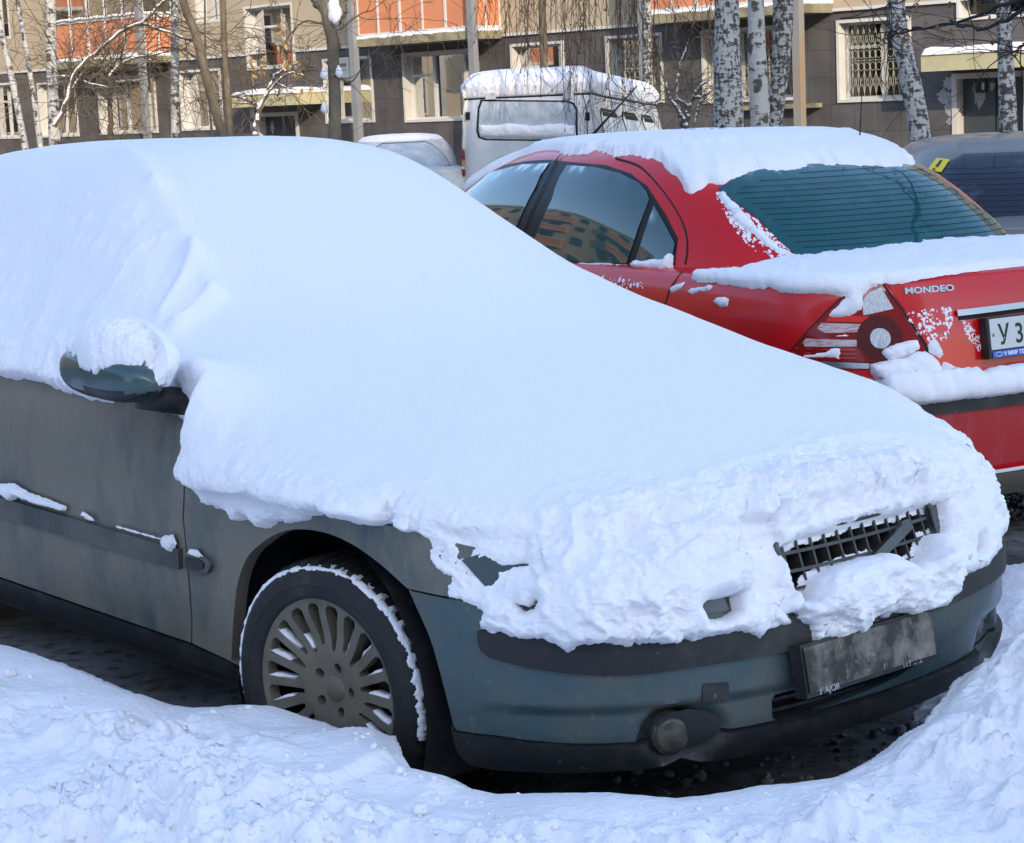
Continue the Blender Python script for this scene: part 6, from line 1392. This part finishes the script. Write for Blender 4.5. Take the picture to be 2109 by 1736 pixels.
# ------------------------------------------------------------------ trees
def birch_mat(name, dark=.5, sc=1.):
    m, nt, b = nodes_of(name); N = nt.nodes; L = nt.links; tc = N.new('ShaderNodeTexCoord')
    mp = N.new('ShaderNodeMapping'); mp.inputs['Scale'].default_value = (3 * sc, 3 * sc, 9 * sc); L.new(tc.outputs['Object'], mp.inputs[0])
    n = N.new('ShaderNodeTexNoise'); n.inputs['Scale'].default_value = 1; n.inputs['Detail'].default_value = 7; n.inputs['Roughness'].default_value = .65; L.new(mp.outputs[0], n.inputs['Vector'])
    mp2 = N.new('ShaderNodeMapping'); mp2.inputs['Scale'].default_value = (9 * sc, 9 * sc, 4 * sc); L.new(tc.outputs['Object'], mp2.inputs[0])
    n2 = N.new('ShaderNodeTexNoise'); n2.inputs['Scale'].default_value = 1; n2.inputs['Detail'].default_value = 5; L.new(mp2.outputs[0], n2.inputs['Vector'])
    ad = N.new('ShaderNodeMath'); ad.operation = 'ADD'; L.new(n.outputs['Fac'], ad.inputs[0]); mu = N.new('ShaderNodeMath'); mu.operation = 'MULTIPLY'; mu.inputs[1].default_value = .8; L.new(n2.outputs['Fac'], mu.inputs[0]); L.new(mu.outputs[0], ad.inputs[1])
    r = N.new('ShaderNodeMapRange'); r.inputs[1].default_value = .90 + .10 * (.5 - dark) * 2; r.inputs[2].default_value = r.inputs[1].default_value + .085; L.new(ad.outputs[0], r.inputs[0])
    mx = N.new('ShaderNodeMix'); mx.data_type = 'RGBA'; mx.inputs['A'].default_value = (.50, .48, .44, 1); mx.inputs['B'].default_value = (.085, .072, .06, 1); L.new(r.outputs[0], mx.inputs['Factor']); L.new(mx.outputs['Result'], b.inputs['Base Color'])
    b.inputs['Roughness'].default_value = .85; bp = N.new('ShaderNodeBump'); bp.inputs['Distance'].default_value = .03; bp.inputs['Strength'].default_value = 1; L.new(ad.outputs[0], bp.inputs['Height']); L.new(bp.outputs[0], b.inputs['Normal']); return m
M['birch'] = birch_mat('birch_bark', .34, 1.5); M['birchdark'] = birch_mat('old_birch_bark', .74, 3.2); M['birchsnow'] = birch_mat('snow_plastered_birch_bark', .58, 3.4)
M['bark'] = mat('brown_bark', (.10, .075, .05), .95, c2=(.17, .135, .09), ns=6, nlo=.4, nhi=.6, bump=.02, bs=25, stretch=(1, 1, .3), c3=(.40, .38, .34), n3=12, d3=(.68, .72))
M['barkgrey'] = mat('linden_bark', (.20, .165, .115), .95, c2=(.12, .10, .07), ns=5, nlo=.4, nhi=.62, bump=.02, bs=22, stretch=(1, 1, .3), c3=(.42, .40, .36), n3=10, d3=(.66, .72))
M['twig'] = mat('twigs', (.085, .05, .035), .9)
M['twigdark'] = mat('dark_twigs', (.018, .014, .012), .9)
M['seed'] = mat('dry_seed_wings', (.42, .28, .12), .8)
M['deadleaf'] = mat('dead_leaves', (.20, .09, .03), .8)

def grow(mb, rs, p, d, L, r, depth, sag=.0, up=.0, splits=(2, 3), twist=.5, minr=.006, seg=7, snow=None, nsides=5):
    """one branch with children along it"""
    P = [p.copy()]; dd = d.copy(); n = seg
    for i in range(n):
        dd = dd + rs.normal(0, twist / n ** .5 * .5, 3) + np.array([0, 0, (up - sag * (i / n)) / n]); dd /= np.linalg.norm(dd); P.append(P[-1] + dd * L / n)
    P = np.array(P); rad = r * np.linspace(1, .35, n + 1); mb.tube(P, np.maximum(rad, minr), nsides if depth > 0 else 3, False)
    if snow is not None and r > .012:
        k = [i for i in range(n + 1) if rs.rand() < .8]
        if abs(d[2]) < .75 and len(k) > 3: snow.tube(P + np.array([0, 0, 1]) * (rad[:, None] * .8 + .002), rad * .75, 4, False)
    if depth <= 0: return
    m = rs.randint(splits[0], splits[1] + 1)
    for k in range(m):
        i = rs.randint(2, n + 1); base = P[i]; t = P[i] - P[i - 1]; t /= np.linalg.norm(t); q = rs.normal(0, 1, 3); q -= t * (q @ t); q /= np.linalg.norm(q)
        nd = t * .75 + q * .75; nd /= np.linalg.norm(nd); grow(mb, rs, base, nd, L * rs.uniform(.5, .8), r * .5 * rs.uniform(.7, 1.1), depth - 1, sag, up, splits, twist, minr, max(4, seg - 1), snow, nsides)

def tree(px, Z, wpx, barkm, label, group=None, cat='tree', seed=1, H=11., branches=10, bmat='twig', low=4.0, blen=3., sag=.2, up=.3, depth=2, minr=.007, gz=-.24, snowy=True, cone=1.0):
    """trunk follows photo directions px (top to bottom) at distance Z; runs on above the frame into a bare crown"""
    rs = np.random.RandomState(seed); ZZ = Z if hasattr(Z, '__len__') else [Z] * len(px)
    P = np.array([EYE + ray(u, v) * z for (u, v), z in zip(px, ZZ)]); b = P[-1]; dn = (P[-1] - P[-2]); dn /= abs(dn[2]) + 1e-6
    foot = b + dn * (b[2] - gz) * .9; foot[2] = gz
    topd = P[0] - P[1]; topd /= np.linalg.norm(topd); topd = topd + [0, 0, 1.2]; topd /= np.linalg.norm(topd)
    T = [P[0] + topd * k * (H - P[0][2]) / 4 + rs.normal(0, .06 * k, 3) for k in range(4, 0, -1)]
    path = spline(np.vstack([T, P, [foot]]), 46)[::-1]
    w0 = wpx[-1] / CAM_F * ZZ[-1] / 2; w1 = wpx[0] / CAM_F * ZZ[0] / 2; z0, z1 = P[-1][2], P[0][2]
    rad = np.where(path[:, 2] < z1, np.interp(path[:, 2], [gz, z0, z1], [w0 * 1.12, w0, w1]), w1 * np.clip(1 - (path[:, 2] - z1) / (H - z1), .08, 1))
    t = empty('birch_tree' if 'birch' in label else 'bare_tree', foot, label, cat, group)
    n = 22; mb = MB(); ring = path; mb.tube(path, rad, n, False); V = np.array(mb.V); ctr = np.repeat(path, n, 0); V = ctr + (V - ctr) * (1 + .10 * fbm(V, .25, 4))[:, None]; mb.V = [tuple(v) for v in V]
    mb.build('trunk', barkm, t, True)
    cr = MB(); sn = MB() if snowy else None; zs = np.linspace(low, H - .5, branches)
    for k, z in enumerate(zs):
        i = int(np.argmin(np.abs(path[:, 2] - z))); a = rs.uniform(0, 6.283); f = 1 - .55 * (z - low) / (H - low)
        d = np.array([math.cos(a), math.sin(a), rs.uniform(.15, .8)]); d /= np.linalg.norm(d)
        grow(cr, rs, path[i], d, blen * f * rs.uniform(.7, 1.2), max(.015, rad[i] * .42), depth, sag, up, (2, 4), .6, minr, 6, sn)
    if cr.V: cr.build('crown', M[bmat], t)
    if sn is not None and sn.V: sn.build('branch_snow', M['snow'], t, True)
    return t
GB = 'bare trees in front of the apartment block'
tree([(-22,-60),(0,52),(20,140),(48,283)], 33, (11, 14), M['birch'], 'slender leaning white birch at the far left edge', GB, seed=1, branches=7)
tree([(34,-10),(52,90),(68,190),(81,283)], 34, (9, 12), M['birch'], 'thin white birch, second from the left edge', GB, seed=2, branches=7)
tree([(103,-10),(106,120),(113,283)], 30, (22, 25), M['birch'], 'stout white birch with dark scars left of the orange balcony', GB, seed=3, branches=9)
tree([(359,-10),(360,140),(361,283)], 30, (16, 18), M['birch'], 'straight slender white birch at the right end of the left orange balcony', GB, seed=4, branches=8)
tree([(374,-10),(400,60),(430,180),(460,285)], 28, (17, 20), M['bark'], 'leaning brown tree right beside the slender birch', GB, seed=5, branches=9, sag=.1)
tree([(459,-10),(462,100),(475,285)], 28.5, (12, 14), M['bark'], 'narrow upright brown tree with snow specks left of the small canopy', GB, seed=6, branches=8)
tree([(421,-30),(422,60),(424,130),(430,200)], 31, (4, 5), M['bark'], 'very thin dark sapling between two brown trees', GB, seed=16, branches=5, blen=1.6, low=2.4)
lt = tree([(672,30),(682,60),(689,180),(690,300)], 25, (22, 27), M['barkgrey'], 'grey-brown linden forking near the top left of the van', GB, seed=7, branches=9)
tree([(1116,-10),(1119,80),(1123,215)], 31.5, (15, 18), M['bark'], 'dark tree with snow along one side behind the van roof', GB, seed=8, branches=6)
tree([(1496,-10),(1497,120),(1500,265)], 22, (50, 62), M['birchsnow'], 'thick old birch plastered with snow behind the red car', GB, seed=9, branches=8)
tree([(1556,-10),(1560,120),(1567,268)], 23, (33, 42), M['birch'], 'pale middle birch of the pair leaning together', GB, seed=10, branches=8)
tree([(1613,-10),(1610,100),(1594,268)], 23.4, (44, 32), M['birchdark'], 'dark rough birch leaning against the pale one', GB, seed=11, branches=8)
tree([(1845,-10),(1858,80),(1880,190),(1903,330)], 17, (34, 48), M['birchsnow'], 'leaning scarred birch left of the right-hand entrance', GB, seed=12, branches=8, gz=-.1)
tree([(2066,-10),(2070,100),(2078,280)], 20, (28, 38), M['birchdark'], 'patchy birch standing before the right-hand door', GB, seed=13, branches=8, gz=-.1)

def pt(u, v, z): return EYE + ray(u, v) * z
def branch_obj(parent, name, paths, m, snow=True, sub=0, seed=0, sl=.5, sr=.006, sag=.3):
    rs = np.random.RandomState(seed); mb = MB(); sn = MB()
    for pts, z, r0, r1 in paths:
        zz = z if hasattr(z, '__len__') else [z] * len(pts)
        P = spline(np.array([pt(u, v, k) for (u, v), k in zip(pts, zz)]), 26); P = P + rs.normal(0, r0 * .2, P.shape); rad = np.linspace(r0, r1, 26); mb.tube(P, rad, 7, False)
        if snow: sn.tube(P + np.array([0, 0, 1]) * rad[:, None] * .8, rad * .85 * (.7 + .5 * rs.rand(26)), 6, False)
        for k in range(sub):
            i = rs.randint(2, 25); t = P[i] - P[i - 1]; t /= np.linalg.norm(t) + 1e-9; q = rs.normal(0, 1, 3); q[2] += .2; q /= np.linalg.norm(q); grow(mb, rs, P[i], (t * .5 + q * .8) / np.linalg.norm(t * .5 + q * .8), sl * rs.uniform(.4, 1.2), sr, 2, sag, 0, (2, 4), .7, .0028 * z[0] / 30 if hasattr(z, '__len__') else .0030 * z / 30 * 1.3, 5, None, 4)
    o = mb.build(name, m, parent, False)
    if snow and sn.V: sn.build('branch_snow', M['snow'], parent, True)
    return o
# arching snowy branch sweeping across the left balcony, and its bush
t = empty('bare_tree', pt(228, 290, 29) * [1, 1, 0] + [0, 0, -.24], 'small bare tree with a long snowy branch arching across the left orange balcony', 'tree', GB)
branch_obj(t, 'trunk', [([(229,290),(227,240),(226,190),(225,160)], 29, .045, .03)], M['bark'], False, 6, 31, .8)
branch_obj(t, 'crown', [([(112,262),(135,215),(152,155),(190,118),(225,85),(260,60),(293,50),(330,60),(360,72),(398,84)], 28.6, .034, .016), ([(293,50),(320,20),(340,0),(360,-20)], 28.6, .03, .012), ([(119,157),(150,160),(185,172),(222,180)], 28.8, .018, .009), ([(226,160),(240,140),(262,125),(290,116),(312,126)], 28.8, .022, .009), ([(126,240),(145,190),(170,150)], 28.7, .03, .012), ([(225,160),(218,150),(222,140)], 29, .025, .01)], M['bark'], True, 15, 32, 1.3, .010)
t = empty('shrub', pt(545, 280, 30) * [1, 1, 0] + [0, 0, -.24], 'snowy forked sapling with dry seed wings in front of the small canopy', 'shrub', GB)
branch_obj(t, 'trunk', [([(522,300),(528,260),(536,222),(552,190),(562,165),(578,145),(590,148)], 30, .045, .018), ([(536,220),(505,205),(480,196)], 30, .03, .010), ([(552,190),(580,160),(600,150),(625,155)], 30, .02, .008), ([(540,222),(520,214),(478,212)], 30, .015, .008), ([(562,168),(590,180),(620,186)], 30, .012, .006)], M['bark'], True, 5, 33, .7)
mb = MB(); rs = np.random.RandomState(4)
for k in range(95):
    c = pt(rs.uniform(515, 640), rs.uniform(120, 190), 30.2) if k % 3 else pt(rs.uniform(570, 590), rs.uniform(24, 130), 30.2); a, b = rs.normal(0, .035, 3), rs.normal(0, .05, 3); b[2] = -abs(b[2]) - .04; mb.add([c, c + a, c + a + b, c + b], [(0, 1, 2, 3)])
mb.build('seed_wings', M['seed'], t)
t = empty('shrub', pt(1412, 258, 27) * [1, 1, 0] + [0, 0, -.24], 'tangled bare bush with snow-lined twigs left of the thick old birch', 'shrub', GB)
branch_obj(t, 'crown', [([(1413,262),(1418,225),(1425,205),(1450,198),(1462,192)], 27, .04, .012), ([(1418,222),(1400,208),(1386,205)], 27, .03, .010), ([(1425,206),(1440,180),(1462,165)], 27, .025, .010), ([(1413,255),(1398,230),(1380,200),(1372,170)], 27, .03, .01), ([(1405,262),(1395,200),(1400,140),(1415,90)], 27.2, .03, .01), ([(1430,262),(1440,215),(1455,200)], 27, .02, .01)], M['bark'], True, 5, 34, .7)
# fork of the linden, with a saddle of snow
branch_obj(lt, 'fork', [([(690,44),(672,25),(655,5),(645,-20)], 25, .070, .06), ([(690,46),(703,20),(704,-20)], 25, .075, .07)], M['barkgrey'], False, 0, 35)
mb = MB(); c = pt(689, 24, 24.93); n, m_ = 16, 10; V = []
for i in range(n):
    for j in range(m_): a, b = 2 * math.pi * j / m_, math.pi * i / (n - 1); V.append(c + np.array([.085 * math.sin(b) * math.cos(a), .07 * math.sin(b) * math.sin(a), .16 * math.cos(b)]) * (1 + .2 * math.sin(3 * a + i)))
mb.add(V, grid_faces(n, m_, True)); mb.build('fork_snow', M['snow'], lt, True)
for i, (u, v) in enumerate(((667,152),(668,222),(698,148))):
    c = pt(u, v, 24.9); V = [c + np.array([.05 * math.cos(a) * s, .04 * math.sin(a) * s, h]) for h, s in ((-.07, .3), (-.03, 1), (.03, .7), (.08, .15)) for a in np.linspace(0, 6.283, 9)[:-1]]; mb = MB(); mb.add(V, grid_faces(4, 8, True)); mb.build('bark_snow', M['snow'], lt, True)
branch_obj(lt, 'branch', [([(700,100),(690,60),(660,48),(625,45),(595,75),(575,110)], 25, .018, .006), ([(690,150),(720,170),(745,140),(760,110)], 25, .012, .004), ([(700,60),(740,30),(770,20)], 25, .015, .005)], M['bark'], False, 5, 36, .9)
# drooping birch twigs hanging in from above over the van
t = empty('birch_tree', pt(1240, 200, 26) * [1, 1, 0] + [0, 0, -.24], 'curtain of thin drooping birch twigs hanging over the van roof', 'tree', GB); rs = np.random.RandomState(50)
tr = MB(); hp = pt(1330, -330, 26); P = spline(np.array([pt(1335, 262, 33) * [1, 1, 0] + [0, 0, -.24], pt(1332, 60, 33), pt(1330, -300, 32), pt(1280, -520, 30)]), 24); tr.tube(P, np.linspace(.10, .04, 24), 10, False); tr.build('trunk', M['birchdark'], t, True)
mb = MB(); limbs = []
for k in range(7):
    a = pt(1280, -480 + 30 * k, 30); b = pt(1000 + 75 * k, -190 - rs.uniform(0, 60), 25.5 + rs.uniform(-1, 1)); L = spline(np.array([a, (a + b) / 2 + [0, 0, .5], b]), 16); mb.tube(L, np.linspace(.035, .012, 16), 5, False)
for k in range(95):
    u = rs.uniform(990, 1500) if k % 3 else rs.uniform(1070, 1320); z = rs.uniform(24.5, 27); v0 = -150 + rs.uniform(-60, 20); vl = 10 + 230 * rs.rand() ** 1.1 * math.exp(-((u - 1220) / 190) ** 2) + 40 * rs.rand()
    n = 12; P = [pt(u, v0, z)]
    for i in range(n): P.append(P[-1] + (pt(u, vl, z) - pt(u, v0, z)) / n + rs.normal(0, .016, 3) * [1, 1, .3])
    mb.tube(np.array(P), np.linspace(.0058, .0034, n + 1), 3, False)
    for j in range(rs.randint(4, 10)):
        i = rs.randint(2, n + 1); d = np.array([rs.normal(0, .6), rs.normal(0, .4), -1.2]); d /= np.linalg.norm(d); q = P[i] + d * rs.uniform(.12, .5); mb.tube(np.array([P[i], (P[i] + q) / 2 + rs.normal(0, .012, 3), q]), [.0042, .0034, .0025], 3, False)
        c = q; e = rs.normal(0, .012, 3); mb.add([c, c + e + [0, 0, -.035], c + [.010, 0, -.05]], [(0, 1, 2)])
o = mb.build('drooping_twigs', M['twig'], t)
# dark near branches reaching in from the right, with dead leaves
t = empty('bare_tree', np.array([3.2, 7.2, 0.]), 'dark bare branches with a few dead leaves reaching in at the top right corner', 'tree'); rs = np.random.RandomState(61)
mb = MB(); P = spline(np.array([[3.2, 7.2, 0.], [3.15, 7.3, 1.6], [3.0, 7.5, 2.6], [2.8, 7.8, 3.6], [2.9, 8, 5.]]), 20); mb.tube(P, np.linspace(.11, .05, 20), 12, False); mb.build('trunk', M['bark'], t, True)
zn = [7.8, 8.2, 8.6, 9., 9.2, 9.4]
br = [([(2330,-260),(2140,-40),(2053,14),(1970,44),(1880,62),(1830,75)], zn, .016, .004), ([(2260,-80),(2109,20),(2057,48),(1990,52),(1960,42)], [7.8, 8.2, 8.4, 8.6, 8.8], .012, .005), ([(1900,58),(1850,62),(1825,75),(1818,92),(1800,100)], [9.2, 9.2, 9.3, 9.3, 9.3], .006, .0025), ([(2053,14),(2000,-6),(1900,-14),(1800,20),(1730,38)], [8.6, 8.8, 9, 9.2, 9.3], .006, .002), ([(2109,90),(2100,98),(2086,120)], 8.2, .003, .0015), ([(2330,-200),(2200,40),(2109,60)], [7.8, 8., 8.2], .010, .003)]
rs2 = MB()
for pts, z, r0, r1 in br:
    zz = z if hasattr(z, '__len__') else [z] * len(pts); P = spline(np.array([pt(u, v, k) for (u, v), k in zip(pts, zz)]), 26); P[1:-1] += rs.normal(0, .006, P[1:-1].shape); rs2.tube(P, np.linspace(r0, r1, 26), 6, False)
    for k in range(9):
        i = rs.randint(6, 26); q = rs.normal(0, 1, 3); q[1] *= .4; q /= np.linalg.norm(q); grow(rs2, rs, P[i], q, rs.uniform(.10, .42), .0030, 1, .2, 0, (1, 3), .5, .0013, 5, None, 4)
rs2.build('branches', M['twigdark'], t)
mb = MB()
for k in range(46):
    c = pt(rs.uniform(1815, 2100), rs.uniform(-5, 95), 9.); a, b = rs.normal(0, .010, 3), rs.normal(0, .010, 3); b[2] -= .014; mb.add([c, c + a, c + a + b, c + b], [(0, 1, 2, 3)])
mb.build('dead_leaves', M['deadleaf'], t)
# winged seed lying on the red car's roof snow
mb = MB(); c = pt(1478, 268, 8.95); mb.tube(np.array([c + [-.05, 0, .0], c, c + [.05, .01, .008]]), .0022, 4); mb.add([c, c + [.022, .0, .028], c + [.034, 0, .004]], [(0, 1, 2)]); tag(mb.build('winged_seed', M['twigdark'], None), 'tiny dark winged seed lying on the red car roof snow', 'seed')

# ------------------------------------------------------------------ loose lumps of snow and gravel
def lump(name, c, r, m, seed, flat=.7, sharp=.35):
    rs = np.random.RandomState(seed); n, k = 12, 16; V = []
    for i in range(n + 1):
        for j in range(k): a, b = 2 * math.pi * j / k, math.pi * i / n; V.append([math.sin(b) * math.cos(a), math.sin(b) * math.sin(a), math.cos(b)])
    V = np.array(V); s = 1 + sharp * fbm(V + seed * 3.1, .8, 4) * 1.4; q = np.round(V * 1.3) / 1.3; V = V * .75 + q * .18; V = V * s[:, None] * [1, rs.uniform(.7, 1), flat] * r; a = rs.uniform(0, 6.28)
    V = np.column_stack([V[:, 0] * math.cos(a) - V[:, 1] * math.sin(a), V[:, 0] * math.sin(a) + V[:, 1] * math.cos(a), V[:, 2]]) + c
    return mk(name, V, grid_faces(n + 1, k, True), m, None)
def on_bank(u, v):
    d = ray(u, v); global _bk
    try: _bk
    except NameError:
        o = bpy.data.objects['snow_ground']; _bk = BVHTree.FromPolygons([q.co[:] for q in o.data.vertices], [p.vertices[:] for p in o.data.polygons])
    h = _bk.ray_cast(Vector(EYE), Vector(d)); return None if h[0] is None else np.array(h[0])
GC = 'loose lumps of snow on the bank'
named = [((866,1667),20,'rounded lump of snow on the bank below the front tyre'), ((822,1587),17,'flat oval snow lump just below the front tyre'), ((1556,1606),26,'flat block of snow on the crest before the bumper'), ((590,1590),12,'small angular lump of snow left of the tyre'), ((640,1640),12,'small snow lump among crumbs in the lower left middle'), ((668,1628),17,'wedge-shaped snow lump right of the crumbs'), ((20,1385),20,'snow block near the left edge under the sill'), ((62,1392),13,'square little snow block beside the larger one at the left'), ((350,1412),9,'tiny snow cube on the slope under the sill'), ((316,1401),6,'smallest crumb of snow on the slope under the sill')]
for i, ((u, v), r, lb) in enumerate(named):
    p = on_bank(u, v + r * .3)
    if p is None: continue
    rr = r / CAM_F * 4.1; tag(lump('snow_lump', p + [0, 0, rr * .35], rr, M['snow'], i, .62), lb, 'snow lump', GC)
rs = np.random.RandomState(12); mb = MB()
cr = [(rs.uniform(-20, 1100), rs.uniform(1440, 1736), rs.uniform(2, 8)) for _ in range(330)] + [(rs.uniform(1100, 2109), rs.uniform(1560, 1736), rs.uniform(1.5, 6)) for _ in range(150)]
VV = []; FF = []
for i, (u, v, r) in enumerate(cr):
    if fbm(np.array([[u / 210., v / 120., 0]]), 1., 2)[0] < -.12: continue
    p = on_bank(u, v)
    if p is None: continue
    rr = r / CAM_F * 4.1 * (.6 + rs.rand()); n, k = 4, 7; b0 = len(VV)
    for a_ in range(n + 1):
        for j in range(k): a, b = 2 * math.pi * j / k, math.pi * a_ / n; VV.append(p + rr * np.array([math.sin(b) * math.cos(a) * (1 + .25 * math.sin(i + 2 * a)), math.sin(b) * math.sin(a), .65 * math.cos(b) + .25]))
    FF += [tuple(int(x) + b0 for x in f) for f in grid_faces(n + 1, k, True)]
VV = np.array(VV); VV += .010 * np.column_stack([fbm(VV + o_, .022, 3) for o_ in (0, 31.7, 57.1)])
tag(mk('snow_crumbs', VV, FF, M['snow'], None), kind='stuff')
# slush, gravel and old ice on the road behind the nose of the car and under it
VV = []; FF = []; rs = np.random.RandomState(5)
for i in range(900):
    if i % 3: u, v = rs.uniform(2010, 2130), rs.uniform(1003, 1075)
    elif i % 2: u, v = rs.uniform(1560, 1960), rs.uniform(1430, 1570)
    else: u, v = rs.uniform(1000, 1700), rs.uniform(1560, 1640)
    p = pl_hit(u, v, .0); rr = .003 + .016 * rs.rand() ** 4; b0 = len(VV); n, k = 3, 6
    for a_ in range(n + 1):
        for j in range(k): a, b = 2 * math.pi * j / k, math.pi * a_ / n; VV.append(p + rr * np.array([math.sin(b) * math.cos(a), math.sin(b) * math.sin(a) * 1.2, .6 * math.cos(b) + .3]))
    FF += [tuple(int(x) + b0 for x in f) for f in grid_faces(n + 1, k, True)]
VV = np.array(VV); VV += .012 * np.column_stack([fbm(VV + o_, .025, 3) for o_ in (0, 31.7, 57.1)])
tag(mk('slush_crumbs', VV, FF, M['slushcrumb'], None), kind='stuff')
VV = np.array(VV)
